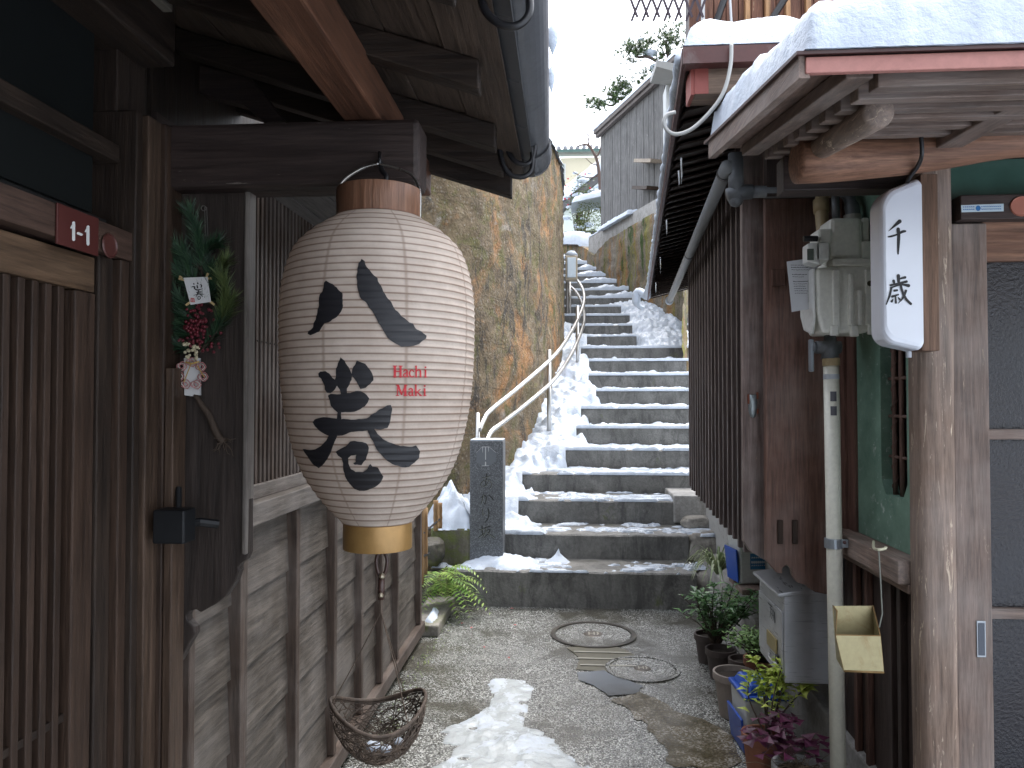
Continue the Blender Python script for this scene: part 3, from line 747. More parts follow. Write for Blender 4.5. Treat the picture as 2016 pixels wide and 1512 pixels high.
def cap(p0, p1, r, nm, mat, closed_top):
    z0 = aty(745, p0, LY).z; z1 = aty(745, p1, LY).z; q = MB()
    q.lathe([(r*.9, z1), (r, z1), (r, z0), (r*.94, z0), (r*.9, lerp(z0, z1, .2)), (0, lerp(z0, z1, .2))], (LC.x, LY, 0), 64)
    return q.build(nm, mat, lan, smooth=False, bevel=.001)
for o_ in (cap(376, 431, 81.5*PXM, 'top_cap', BRZ, 1), cap(1027, 1078, 66*PXM, 'bottom_cap', GLD, 0)):
    for p in o_.data.polygons: p.use_smooth = abs(p.normal.z) < .5
# bail wire over the beam, cord
m = MB(); STW = plain('steel_wire', (.35, .34, .32), .3, .9)
m.tube([Vector(q) for q in crom([aty(664, 400, 1.66), aty(666, 372, 1.66), aty(680, 352, 1.67), aty(712, 332, 1.685), aty(745, 322, 1.69)], 8)], .0035, 8)
m.tube([Vector(q) for q in crom([aty(827, 430, 1.66), aty(827, 385, 1.66), aty(820, 358, 1.675), aty(800, 338, 1.69), aty(745, 322, 1.692)], 8)], .003, 8)
m.build('bail', STW, lan, smooth=True)
m = MB(); m.tube([Vector(q) for q in crom([aty(748, 318, 1.708), aty(752, 335, 1.690), aty(760, 348, 1.68), aty(755, 365, 1.67), aty(745, 385, 1.66)], 6)], .006, 8); m.tube([aty(747, 300, 1.712), aty(747, 322, 1.690)], .004, 8); m.build('cord', BLK, lan, smooth=True)
# calligraphy, traced on the paper's own surface
def onlan(px, py, l):
    d = ray(px, py).normalized(); r0 = E0-Vector((LC.x, LY, 0))
    t = (LY-.25)/d.y
    for _ in range(24):
        p = E0+d*t; rr = lan_r(clamp(p.z, zbm, zt))+l; ax = d.x*d.x+d.y*d.y; bx = r0.x*d.x+r0.y*d.y; cx = r0.x**2+r0.y**2-rr*rr
        disc = bx*bx-ax*cx
        if disc < 0: break
        t = (-bx-math.sqrt(disc))/ax
    return E0+d*t
INK = plain('black_ink', (.009, .009, .012), .55, 0, .3)
def zc(p, s=3.15, ox=580, oy=500): return [(ox+a/s, oy+b/s) for a, b in p]
CH8 = [[(195,165),(215,180),(240,190),(262,208),(270,225),(295,245),(300,290),(300,335),(285,365),(262,390),(235,405),(210,422),(185,432),(170,455),(150,480),(125,495),(95,503),(82,495),(82,482),(100,470),(115,455),(118,430),(130,405),(140,375),(140,345),(150,315),(150,285),(155,255),(170,235),(180,205),(182,175)],
[(415,28),(432,45),(440,70),(462,95),(490,130),(515,150),(525,185),(545,215),(560,250),(580,275),(605,310),(625,345),(650,370),(680,395),(710,425),(735,435),(760,470),(800,490),(820,505),(815,525),(790,540),(770,560),(740,570),(705,575),(665,575),(640,560),(605,540),(575,515),(560,490),(545,460),(520,430),(505,400),(490,370),(465,335),(440,300),(410,280),(400,250),(392,210),(385,150),(392,95),(400,55)]]
CHM = [[(148,745),(160,730),(190,727),(215,742),(235,768),(262,790),(262,815),(245,845),(225,865),(200,862),(190,840),(180,800),(165,775),(150,765)],
[(285,640),(310,662),(325,690),(345,715),(357,745),(355,780),(340,810),(325,835),(325,868),(288,870),(283,840),(262,815),(252,780),(258,740),(255,710),(270,680)],
[(385,660),(410,668),(435,680),(450,695),(470,725),(488,760),(485,785),(465,810),(440,830),(412,837),(392,810),(370,775),(354,745),(362,715),(372,685)],
[(205,880),(225,870),(260,872),(300,868),(345,862),(380,850),(415,852),(445,870),(462,895),(455,920),(435,945),(405,965),(370,978),(330,978),(287,982),(288,1028),(262,1028),(268,985),(245,965),(225,940),(215,910)],
[(112,1045),(125,1025),(165,1012),(215,1015),(255,1020),(300,1025),(350,1030),(400,1025),(450,1018),(490,990),(530,965),(575,940),(597,935),(605,960),(600,1000),(590,1045),(575,1080),(535,1090),(500,1085),(450,1095),(400,1100),(350,1105),(310,1120),(270,1130),(220,1128),(185,1115),(150,1095),(125,1070)],
[(215,1122),(265,1127),(250,1165),(230,1210),(210,1260),(185,1300),(150,1330),(125,1315),(100,1290),(85,1260),(60,1230),(48,1210),(90,1218),(130,1210),(165,1190),(195,1160)],
[(452,1092),(495,1084),(515,1115),(540,1145),(580,1165),(630,1185),(690,1195),(730,1195),(752,1187),(765,1205),(778,1225),(770,1260),(745,1295),(710,1320),(670,1325),(620,1312),(575,1285),(545,1255),(510,1215),(490,1175),(470,1140)],
[(258,1225),(290,1205),(320,1190),(345,1165),(375,1158),(420,1165),(445,1172),(460,1205),(455,1240),(440,1275),(415,1308),(370,1308),(362,1298),(378,1290),(382,1245),(350,1250),(330,1265),(335,1300),(350,1335),(380,1352),(420,1352),(445,1340),(470,1302),(485,1320),(515,1322),(525,1345),(550,1380),(535,1415),(500,1445),(450,1468),(400,1470),(370,1455),(340,1425),(320,1390),(302,1345),(300,1300),(292,1265),(270,1250)]]
for nm, L in (('numeral_character', CH8), ('scroll_character', CHM)):
    m = MB()
    for k, pp in enumerate(L): outline(m, zc(pp), onlan, 4.5, .0014+.00025*k, 1.6)
    m.build('brush_character', INK, lan)
HM = [[(622,697,14),(622,762,14)],[(657,697,13),(657,762,13)],[(622,728,6),(657,728,6)],[(611,695,5),(635,695,5)],[(611,763,5),(635,763,5)],[(646,695,5),(668,695,5)],[(646,763,5),(668,763,5)]]
LA = [[(676,728,6),(684,719,7),(696,722,9),(698,735,9),(698,760,9)],[(697,736,5),(681,743,7),(677,754,8),(686,763,6),(697,756,5)],[(698,760,7),(706,763,5)]]
LCc = [[(739,729,7),(728,719,6),(716,728,8),(713,743,9),(718,758,8),(730,763,6),(739,757,5)]]
LH = [[(754,695,9),(754,763,9)],[(747,696,4),(757,696,4)],[(754,730,5),(768,719,7),(780,726,9),(781,763,9)],[(746,763,4),(762,763,4)],[(773,763,4),(789,763,4)]]
LI = [[(812,720,9),(812,763,9)],[(803,763,4),(822,763,4)],[(805,720,4),(813,720,4)],[(810,703,10),(814,703,10)]]
MK = [[(640,815,6),(637,877,6)],[(641,815,13),(664,872,10)],[(664,872,5),(686,815,6)],[(686,815,13),(687,877,13)],[(629,814,5),(645,814,5)],[(629,878,5),(647,878,5)],[(682,814,5),(697,814,5)],[(676,878,5),(699,878,5)]]
LK = [[(752,812,9),(752,879,9)],[(745,813,4),(755,813,4)],[(752,862,5),(779,840,6)],[(760,856,6),(783,878,9)],[(745,879,4),(760,879,4)],[(774,879,4),(791,879,4)]]
def sh(L, dx, dy): return [[(a+dx, b+dy, c) for a, b, c in s] for s in L]
allS = HM+LA+LCc+LH+LI+MK+sh(LA, 32, 116)+LK+sh(LI, -5, 116)
allS = [[(580+a/3.15, 500+b/3.15, c/3.15*1.1) for a, b, c in s] for s in allS]
m = MB(); strokes(m, allS, onlan, 5, .0014, .00004); m.build('red_lettering', plain('red_ink', (.42, .012, .02), .55), lan)

# hanging basket below
BZ = aty(745, 1395, 1.66)
bk = thing('wicker_basket', 'brown woven wicker basket hanging on strings below the paper lantern', 'basket', (BZ.x, 1.66, aty(745, 1492, 1.66).z))
WK = wood('wicker', (.045, .030, .022), (.13, .095, .07), 'Z', .6)
m = MB(); rnd = random.Random(5)
RX, RY = .103, .10; D = .100; zr0 = aty(745, 1395, 1.66).z
def bp(th, ph): # bowl surface, ph 0 rim .. 1 bottom
    rr = math.cos(ph*math.pi/2)**.75; rim = .022*math.sin(th*2+.9)
    return Vector((BZ.x+RX*rr*math.cos(th), 1.66+RY*rr*math.sin(th), zr0+rim*(1-ph)-D*math.sin(ph*math.pi/2)))
for k in range(460):
    th = rnd.random()*6.28; ph = rnd.random()**.7*.95; dth = rnd.uniform(-1.5, 1.5); dph = rnd.uniform(-.6, .6)
    pts = []
    for j in range(8):
        u = j/7; a_ = th+dth*u; b_ = clamp(ph+dph*u+.06*math.sin(u*6+k), .02, 1.)
        p = bp(a_, b_); pts.append(p+Vector((rnd.uniform(-.002, .002), rnd.uniform(-.002, .002), rnd.uniform(-.002, .002))))
    m.tube(pts, rnd.uniform(.0007, .0014), 5, False)
m.build('weave', WK, bk, smooth=True)
m = MB(); m.tube([bp(2*math.pi*k/48, 0)+Vector((0, 0, .003)) for k in range(49)], .0042, 8, False); m.build('rim', WK, bk, smooth=True)
m = MB()
kn = aty(750, 1205, 1.66)
for th in (3.6, 1.2, 5.6): m.tube([kn, lerp(kn, bp(th, 0), .5)+Vector((.002, 0, 0)), bp(th, 0)], .0013, 5)
m.tube([kn, aty(750, 1180, 1.66)], .004, 6)
m.build('string', WK, bk)
m = MB(); LEA = plain('brown_leather', (.05, .024, .018), .4, 0, .3)
m.tube([Vector(q) for q in crom([aty(750, 1080, 1.66), aty(741, 1100, 1.66), aty(744, 1125, 1.66), aty(751, 1136, 1.66), aty(759, 1125, 1.66), aty(762, 1100, 1.66), aty(752, 1080, 1.66)], 5)], .004, 7)
m.tube([aty(751, 1136, 1.66), aty(750, 1180, 1.66)], .0075, 8)
m.build('strap', LEA, bk, smooth=True)
m = MB(); m.sphere(aty(752, 1134, 1.652), .007, 8); m.sphere(aty(750, 1172, 1.652), .006, 8); m.build('ring', plain('brass_dull', (.35, .30, .22), .35, .8), bk)
m = MB(); 
for dx, dy, s in ((-.012, .0, .017), (.02, -.01, .013), (.038, .03, .012)): m.sphere((BZ.x+dx, 1.66+dy, zr0-.087+s*.3), s, 10, (1, 1, .7))
m.build('snow_lump', snowmat(), smooth=True, label='small melting snow lumps lying inside the wicker basket', cat='snow')

# =================================================================== NEW YEAR ORNAMENT ON THE WING BOARD
OY = 1.765
orn = thing('pine_ornament', 'new year pine branch ornament with berries and paper knot on dark board', 'ornament', tuple(aty(390, 905, OY)))
NEED = leafmat('pine_needles', (.012, .035, .022), (.05, .11, .05)); NEED2 = leafmat('pine_needles_pale', (.05, .09, .03), (.16, .20, .07))
TWG = wood('twig', (.06, .042, .03), (.14, .10, .075), 'Z', .7)
tw = MB(); nd = MB(); nd2 = MB(); rnd = random.Random(11)
def sprig(pxs, pal, ln=.044, dens=34, d0=OY-.012):
    pts = [Vector(q) for q in crom([aty(a, b, d0-.006*i) for i, (a, b) in enumerate(pxs)], 8)]
    tw.tube(pts, [.0028*(1-.6*i/len(pts)) for i in range(len(pts))], 6)
    for i in range(dens*len(pts)//9):
        s = rnd.uniform(.12, 1); k = int(s*(len(pts)-1)); d = (pts[min(k+1, len(pts)-1)]-pts[max(k-1, 0)]).normalized()
        o = Vector((rnd.gauss(0, 1), rnd.gauss(0, .7)-.3, rnd.gauss(0, 1))).normalized()
        nv = (d*1.0+o*.75).normalized(); mb = nd2 if (pal and s > .35) else nd
        a = pts[k]; e = a+nv*ln*rnd.uniform(.7, 1.15)
        if e.y > 1.769: e.y = 1.769
        sd = nv.orthogonal().normalized()*.0013
        mb.f([mb.v(a-sd), mb.v(a+sd), mb.v(e)])
for pxs, pl_ in ([(398, 540), (393, 490), (385, 450), (372, 415)], 0), ([(395, 530), (370, 510), (345, 485), (318, 465)], 0), ([(398, 520), (410, 490), (430, 478)], 0), ([(390, 560), (355, 548), (325, 535)], 0), ([(385, 600), (355, 600), (330, 590)], 0), ([(380, 560), (345, 520), (305, 478)], 0), ([(380, 660), (345, 655), (306, 650)], 0), ([(385, 630), (350, 615), (312, 560)], 0), ([(380, 640), (350, 640), (325, 628)], 0), ([(378, 690), (350, 680), (318, 658)], 0), \
        ([(385, 700), (425, 655), (440, 610), (445, 575), (438, 545)], 1), ([(428, 650), (445, 620), (456, 592)], 1), ([(420, 560), (432, 535), (445, 515)], 1), ([(385, 560), (372, 530), (360, 490)], 0), ([(395, 600), (415, 580), (425, 555)], 0): sprig(pxs, pl_, dens=120)
for pxs in ([(390, 620), (365, 600), (340, 570)], [(390, 600), (370, 560), (350, 530)], [(395, 590), (410, 560), (415, 520)]): sprig(pxs, 0, .042, 90)
tw.tube([Vector(q) for q in crom([aty(380, 770, OY-.012), aty(392, 790, OY-.012), aty(410, 815, OY-.012), aty(425, 850, OY-.012), aty(440, 872, OY-.01)], 6)], [.0052+.0002*i for i in range(25)], 8)
for k in range(16):
    a = aty(438, 868, OY-.012); pts = [a]
    d = Vector((rnd.uniform(-.6, 1), rnd.uniform(-.5, .1), rnd.uniform(-1, .3)))
    for j in range(4): pts.append(pts[-1]+d*.009+Vector((rnd.gauss(0, .003), rnd.gauss(0, .001), rnd.gauss(0, .003))))
    tw.tube(pts, [.0018, .0016, .0013, .001, .0006], 5)
tw.build('branch', TWG, orn, smooth=True); nd.build('needles', NEED, orn, normals=False); nd2.build('needles', NEED2, orn, normals=False, label='pale green needles on the right twigs')
m = MB()
for k in range(95):
    a = rnd.random(); px = lerp(392, 384, a)+rnd.gauss(0, lerp(9, 22, a)); py = lerp(602, 690, a)+rnd.gauss(0, 5)
    m.sphere(aty(px, min(py, 700), OY-.022-rnd.random()*.012), .0040*rnd.uniform(.8, 1.15), 8)
m.build('berry_cluster', plain('berry_red', (.13, .012, .022), .35), orn, smooth=True)
m = MB()
for k in range(22): m.sphere(aty(rnd.gauss(378, 12), rnd.uniform(676, 706), OY-.026-rnd.random()*.008), .0042*rnd.uniform(.85, 1.2), 8)
m.build('pale_berry_cluster', plain('berry_cream', (.55, .49, .33), .45), orn, smooth=True)
WPAP = plain('washi_paper', (.62, .62, .62), .8)
pq = [(361, 547), (408, 545), (415, 594), (375, 600)]
m = MB(); m.prism([aty(a, b, OY-.036) for a, b in pq], (0, .002, 0)); pap = m.build('paper_tag', WPAP, orn)
m = MB()
for (a, b) in (((352, 549), (366, 551)), ((353, 543), (363, 552)), ((405, 548), (418, 548)), ((410, 538), (404, 550)), ((366, 601), (376, 594)), ((422, 600), (412, 592))): m.beam(aty(*a, OY-.033), aty(*b, OY-.033), .005, .002, (0, 1, 0))
m.build('straw_frame', plain('straw', (.52, .38, .18), .7), pap)
def on_pap(px, py, l): return aty(290+px/3.78, 390+py/3.78, OY-.0365-l)
m = MB()
strokes(m, [[(345,636,10),(348,642,8)],[(374,632,12),(378,638,8)],[(333,660,6),(352,660,10),(350,672,8)],[(350,672,8),(372,684,9),(410,674,4)],[(370,650,9),(374,668,11)],[(392,645,6),(404,648,8),(400,664,9)],[(366,702,6),(402,698,7)],[(384,690,9),(372,712,6)],[(345,724,3),(384,714,6),(424,716,3)],[(380,706,6),(362,734,4)],[(386,710,5),(412,734,4)],[(378,734,5),(376,748,5),(386,754,5),(395,746,5),(393,734,5),(378,732,4)]], on_pap, 4)
m.build('brush_writing', INK, pap)
m = MB(); strokes(m, [[(326,746,6),(348,748,6)],[(326,758,5),(350,760,5)],[(324,770,6),(352,772,6)],[(326,746,5),(324,770,5)],[(348,748,5),(351,772,5)],[(338,748,4),(338,770,4)]], on_pap, 2); m.build('seal', plain('seal_red', (.5, .05, .045), .6), pap)
m = MB(); m.prism([aty(a, b, OY-.022) for a, b in [(362, 705), (392, 705), (393, 778), (380, 776), (378, 780), (363, 778)]], (0, .008, 0)); m.build('paper_wrap', WPAP, orn)
PNK = plain('mizuhiki_pink', (.50, .20, .20), .6); WHC = plain('mizuhiki_white', (.62, .55, .50), .6)
m = MB(); m2 = MB()
for k in range(7):
    a = 2*math.pi*(k/7)+.25; cx, cy = 376+24*math.cos(a), 736+23*math.sin(a)
    for mm, r, ph in ((m, 8.5, 0), (m2, 6.4, .5), (m, 4.2, .9)):
        mm.tube([aty(cx+r*math.cos(q*math.pi/6+ph)*(1+.22*math.cos(2*q*math.pi/6)), cy+r*math.sin(q*math.pi/6+ph)*(1-.2*math.cos(3*q*math.pi/6)), OY-.030-.002*math.sin(q*1.6)) for q in range(13)], .0011, 5, False)
m.build('pink_knot', PNK, orn, smooth=True); m2.build('white_knot', WHC, orn, smooth=True)
m = MB(); m.tube([aty(366, 713, OY-.034), aty(377, 716, OY-.038), aty(392, 712, OY-.034)], .002, 6); m.tube([aty(377, 714, OY-.036), aty(362, 752, OY-.036)], .0012, 5); m.tube([aty(388, 720, OY-.036), aty(402, 742, OY-.036)], .0012, 5)
m.build('gold_cord', plain('gold_cord', (.5, .33, .09), .5), orn)
m = MB(); m.tube([aty(403, 408, OY-.003), aty(404, 465, OY-.006)], .0011, 5); m.tube([aty(407, 408, OY-.003), aty(409, 465, OY-.006)], .0011, 5); m.tube([aty(401+5*math.cos(k*.7), 410+5*math.sin(k*.7), OY-.003) for k in range(10)], .0012, 5); m.build('hanging_wire', STW, orn)

# unseen house added behind the viewer to keep the left eaves dark
oh = thing('wooden_house', 'unseen dark wooden house added behind the viewer to shade the left eaves', 'house', (-2.6, -4, 0))
box('wall', DK('Z'), oh, -6, .15, -5, -2.6, 0, 4.2, 0)
m = MB(); m.hexa([(-6.3, -5.3, 4.2), (.5, -5.3, 4.2), (.5, -2.1, 4.2), (-6.3, -2.1, 4.2)], [(-6.3, -4, 5.4), (.5, -4, 5.4), (.5, -3.8, 5.4), (-6.3, -3.8, 5.4)]); m.build('roof', plain('roof_tile', (.05, .052, .056), .45, 0, .3), oh)

# unseen snow sheet added out of view to bounce light under the canopy
m = MB()
def stf(u, v):
    x = lerp(.62, 14, u); y = lerp(-12, 1.7, v); return Vector((x, y, .02+.02*nz(x*1.5, y*1.5, 4)-(.05 if v > .99 or u < .01 else 0)))
m.grid(stf, 40, 40); m.build('bounce_snow', snowmat(), smooth=True, kind='structure')

# =================================================================== STONE PILLAR
PY_ = 6.02
a = aty(925, 868, PY_); b = aty(990, 1103, PY_)
pil = thing('stone_pillar', 'dark granite marker pillar carved with the name of the slope, in snow', 'marker', ((a.x+b.x)/2, PY_+.12, HS[0]))
def granite():
    t = NT('granite'); v = t.coord('Object'); n1 = t.noise(v, 130, 3, .8); n2 = t.noise(v, 2.5, 5, .6)
    col = t.ramp(n1, [(.35, (.05, .055, .062)), (.55, (.115, .123, .135)), (.68, (.28, .29, .30))])
    return t.done(t.mix(.5, col, t.ramp(n2, [(.3, .65), (.7, 1.15)]), 'MULTIPLY'), .5, t.bump(n1, .25, .002))
m = MB(); m.box(a.x, b.x, PY_, PY_+.25, HS[0]-.02, a.z); m.build('shaft', granite(), pil, bevel=.006)
m = MB(); m.box(a.x+.004, b.x-.004, PY_+.004, PY_+.246, a.z+.0005, a.z+.012); m.build('frost', snowmat(), pil, bevel=.005)
def onp(px, py, l): q = aty(915+px/6.05, 860+py/6.05, PY_); return Vector((q.x, PY_-l-.0006, q.z))
AK = [[(212,487,13),(250,480,10),(302,466,11)],[(262,438,13),(256,500,12),(250,560,11),(262,582,8)],[(292,506,9),(268,556,8),(228,592,12),(198,580,11),(196,552,9),(232,520,8),(285,518,9),(318,548,12),(316,592,11),(288,616,8)],
[(192,722,10),(238,700,13),(256,724,12),(248,775,11),(236,800,8),(222,780,6)],[(222,684,11),(214,740,11),(196,792,9)],[(284,688,8),(318,720,14),(340,750,12)],
[(216,862,13),(210,905,13),(220,935,8),(236,905,5)],[(276,852,11),(288,900,14),(282,960,12),(258,1000,10),(234,1026,5)],
[(172,1108,12),(236,1096,12)],[(206,1062,13),(210,1158,13)],[(166,1198,14),(236,1148,8)],[(240,1082,10),(304,1064,13)],[(252,1082,9),(244,1140,11),(212,1196,7)],[(256,1116,8),(302,1106,12),(276,1156,11),(222,1204,6)],[(258,1128,9),(300,1166,14),(352,1202,20)]]
m = MB(); strokes(m, AK, onp, 5); m.build('carved_lettering', plain('carved_dark', (.028, .030, .026), .9), pil)
m = MB(); strokes(m, [[(x+4, y+4, w*.35) for x, y, w in s] for s in AK[::2]], onp, 4, .002); m.build('carved_edge', plain('carved_pale', (.24, .25, .22), .8), pil)
oc = [(205,120),(290,120),(370,185),(370,290),(300,345),(205,345),(140,290),(140,185)]
m = MB(); outline(m, oc, onp, 30, .0003); m.build('emblem', plain('emblem_smooth', (.125, .135, .15), .4), pil)
m = MB(); strokes(m, [[(205,120,7),(292,120,7)],[(248,120,11),(248,270,10)],[(248,300,12),(248,342,14)],[(212,122,8),(214,185,4)],[(282,122,8),(284,175,4)],[(205,345,6),(285,344,6)],[(292,120,4),(370,186,4)],[(140,188,3),(205,122,3)]], onp, 2, .0008); m.build('emblem_line', plain('emblem_pale', (.45, .46, .46), .6), pil)

# =================================================================== STEEL HANDRAIL
SS = plain('stainless', (.56, .55, .53), .32, 1., .1, .05)
hr = thing('handrail', 'double stainless steel handrail curving up beside the orange stained wall', 'handrail', tuple(aty(1081, 858, 8.3)))
U = [(943, 846, 6.62), (952, 826, 6.70), (965, 808, 6.85), (1020, 763, 7.5), (1081, 710, 8.3), (1112, 674, 9.0), (1136, 632, 10.2), (1149, 598, 11.2), (1149, 575, 12.0), (1140, 556, 12.8), (1124, 541, 13.5)]
Lw = [(957, 868, 6.62), (967, 849, 6.75), (985, 835, 6.95), (1030, 800, 7.6), (1088, 750, 8.4), (1120, 706, 9.3), (1141, 662, 10.2), (1150, 630, 11.1), (1147, 601, 12.0), (1136, 577, 12.8), (1121, 562, 13.5)]
m = MB(); m.tube([Vector(q) for q in crom([aty(*p) for p in U], 8)], .023, 12); m.build('rail', SS, hr, smooth=True)
m = MB(); m.tube([Vector(q) for q in crom([aty(*p) for p in Lw], 8)], .023, 12); m.build('rail', SS, hr, smooth=True)
for px, y0, y1, Y, hh in ((940, 814, 950, 6.62, .02), (1081, 690, 860, 8.32, .024), (1137, 604, 733, 10.3, .024), (1122, 556, 660, 13.0, .022)):
    p0 = aty(px, y0, Y); p1 = aty(px, y1, Y); m = MB(); m.tube([p1, p0], hh, 14)
    m.sphere(p0, hh, 12, (1, 1, .5))
    if px in (1081, 1137):
        for U_ in (U, Lw):
            c_ = min([Vector(q) for q in crom([aty(*p) for p in U_], 8)], key=lambda q: (q-p0).to_2d().length)
            m.tube([Vector((p0.x, p0.y, c_.z-.06)), Vector((lerp(p0.x, c_.x, .8), lerp(p0.y, c_.y, .8), c_.z-.06)), Vector((c_.x, c_.y, c_.z-.01))], .006, 6)
    m.build('post', SS, hr, smooth=True)
# wall lamp on a pole at the top of the rail
LP = aty(1125, 553, 13.4)
lp = thing('alley_lamp', 'small beige box lamp on a thin pole with snow at stair head', 'lamp', tuple(aty(1118, 735, 12.3)))
m = MB(); q1 = aty(1113, 505, 12.6); q2 = aty(1137, 553, 12.6); m.box(q1.x, q2.x, 12.5, 12.7, q2.z, q1.z); m.build('housing', plain('lamp_beige', (.45, .38, .28), .5), lp, bevel=.015)
m = MB(); m.box(q1.x+.03, q2.x-.03, 12.475, 12.499, q2.z+.04, q1.z-.04); m.build('panel', plain('lamp_panel', (.62, .70, .76), .25), lp, bevel=.01)
m = MB(); m.tube([aty(1118, 735, 12.75), aty(1116, 500, 12.75)], .022, 10); m.build('pole', plain('pole_grey', (.30, .28, .26), .5, .5), lp)
m = MB(); m.lathe([(0, .10), (.06, .085), (.10, .04), (.105, .0), (0, 0)], ((q1.x+q2.x)/2, 12.6, q1.z), 14); m.build('lamp_snow', snowmat(), smooth=True, label='small cap of snow on the beige box lamp', cat='snow')

# =================================================================== RIGHT HOUSE (near, with door)
RX_ = 1.10
rh = thing('wooden_house', 'weathered shop house on the right with glass door under a snowy canopy', 'house', (1.5, 2.45, 0))
GRN = None
def green_plaster():
    t = NT('green_plaster'); v = t.coord('Object'); a = t.noise(v, 6, 7, .7); sp = t.noise(v, 28, 6, .8, .3); mk = t.noise(t.coord('Object', (1, 1, .5)), 5, 4, .6)
    col = t.ramp(a, [(.3, (.08, .16, .118)), (.7, (.20, .32, .245))])
    wn_ = t.math('MULTIPLY', t.ramp(sp, [(.58, 0.), (.66, 1.)]), t.ramp(mk, [(.42, 0.), (.55, 1.)]))
    col = t.mix(wn_, col, (.42, .48, .43))
    return t.done(col, .7, t.bump(sp, .3, .004))
GRN = green_plaster()
# wall with slot window: y from 2.46 to 2.97
y0, y1, zA, zB = 2.455, 2.975, 1.06, 2.42
hy0, hy1 = atx(1786, 900, RX_).y, atx(1735, 900, RX_).y
hz = atx(1750, 975, RX_).z; hzt = 2.12; X = RX_
m = MB(); T = .05
o_ = [(y0, zA), (y1, zA), (y1, zB), (y0, zB)]
h_ = [(hy0+.035, hz), (hy1-.035, hz), (hy1, hz+.05), (hy1, hzt-.05), (hy1-.035, hzt), (hy0+.035, hzt), (hy0, hzt-.05), (hy0, hz+.05)]
vs = [Vector(p) for p in o_+h_]; ed = [(i, (i+1) % 4) for i in range(4)]+[(4+i, 4+(i+1) % 8) for i in range(8)]
r_ = geometry.delaunay_2d_cdt(vs, ed, [], 0, 1e-6)
V = [m.v((X, q.x, q.y)) for q in r_[0]]
def inhole(fc):
    c = sum((r_[0][i] for i in fc), Vector((0, 0)))/len(fc); return hy0+.004 < c.x < hy1-.004 and hz+.002 < c.y < hzt-.002 and min((c-Vector(q)).length for q in ((hy0, hz), (hy1, hz), (hy0, hzt), (hy1, hzt))) > .028
for fc in r_[2]:
    if not inhole(fc): m.f([V[i] for i in fc])
hp = [m.v((X, a_, b_)) for a_, b_ in h_]; hq = [m.v((X+T, a_, b_)) for a_, b_ in h_]
for i in range(8): m.f([hp[i], hp[(i+1) % 8], hq[(i+1) % 8], hq[i]])
bmesh.ops.remove_doubles(m.bm, verts=m.bm.verts, dist=.0003)
gw = m.build('plaster_wall', GRN, rh)
win = box('slot_window', plain('near_black', (.006, .006, .006), .8), rh, X+.16, X+.17, hy0-.05, hy1+.05, hz-.05, hzt+.05, 0)
BAM = wood('bamboo_dark', (.10, .055, .042), (.21, .13, .105), 'Z', .5)
m = MB()
for k, f in enumerate((.20, .48, .78)):
    yy = lerp(hy1, hy0, f); m.tube([(X+.03, yy, hz-.02+q*.145) for q in range(int((hzt-hz)/.145)+2)], [.0085+.0012*(q % 2) for q in range(int((hzt-hz)/.145)+2)], 8)
    if k != 1:
        m.tube([(X+.03+.0105*math.cos(q*.8), yy+.0105*math.sin(q*.8), hz+q*.0085) for q in range(int((hzt-hz)/.0085))], .0018, 4, False)
for zz in (hz+.13, hz+.27, hz+.40): m.tube([(X+.03, hy0, zz), (X+.03, hy1, zz)], .006, 6)
m.build('bamboo_bars', BAM, win, smooth=True)
# sill, lower boards
box('window_sill', WB('Y'), rh, X-.075, X+.02, y0, y1+.10, .985, 1.058, .004)
box('sill_trim', WB('Y'), rh, X-.045, X+.02, y0, y1+.08, .955, .984, .003)
m = MB()
for k in range(6):
    a_ = lerp(2.44, 3.25, k/6); m.box(X, X+.02, a_, a_+.132, .0, .957)
m.build('board_wall', BL('Z'), rh, bevel=.002)
for px in (1684, 1706, 1752, 1770, 1808):
    p = atx(px, 1250, X-.02); box('batten', WR('Z') if px in (1684, 1706) else BL('Z'), rh, X-.022, X-.001, p.y-.014, p.y+.014, 0, .955, .002)
for a_, b_, dx in ((2.978, 3.055, .012), (3.058, 3.13, 0), (3.133, 3.25, .006)): box('side_board', WR('Z'), rh, X-.022+dx, X+.03, a_, b_, .957 if a_ > 3 else 1.06, 2.5, .003)
box('wall', BL('Z'), rh, X+.18, 3.4, 2.62, 3.3, 0, 2.45, 0)
# corner post, jamb, door
pA = aty(1814, 900, 2.36); pB = aty(1890, 900, 2.36)
def roundpost(nm, mat, x0, x1, z0, z1, y, par, n=20, seed=0):
    m = MB(); c = (x0+x1)/2; r = (x1-x0)/2
    def fn(u, v):
        a_ = u*2*math.pi; s = .62; cx = math.copysign(abs(math.cos(a_))**s, math.cos(a_)); cy = math.copysign(abs(math.sin(a_))**s, math.sin(a_))
        z = lerp(z0, z1, v); k = 1+.02*nz(z*3, a_, seed)
        return Vector((c+r*cx*k+.003*nz(z*2, seed), y+r*cy*k, z))
    m.grid(fn, n, 30); return m.build(nm, mat, par, smooth=True)
roundpost('corner_post', WE('Z'), pA.x, pB.x, 0, 2.27, 2.36+(pB.x-pA.x)/2, rh, 28)
jB = aty(1950, 900, 2.40).x
box('door_jamb', WB('Z'), rh, pB.x+.002, jB, 2.40, 2.47, 0, 2.095, .005)
m = MB(); q1 = aty(1922, 1222, 2.398); q2 = aty(1941, 1294, 2.398)
sk = box('pull', plain('zinc', (.32, .34, .36), .4, .7), rh, q1.x, q2.x, 2.396, 2.4, q2.z, q1.z, .001)
box('pull_recess', plain('zinc_dark', (.07, .08, .10), .5, .3), sk, q1.x+.004, q2.x-.004, 2.3945, 2.3955, q2.z+.006, q1.z-.006, 0)
dzt = aty(1980, 430, 2.43).z; dz1 = aty(1980, 515, 2.43).z
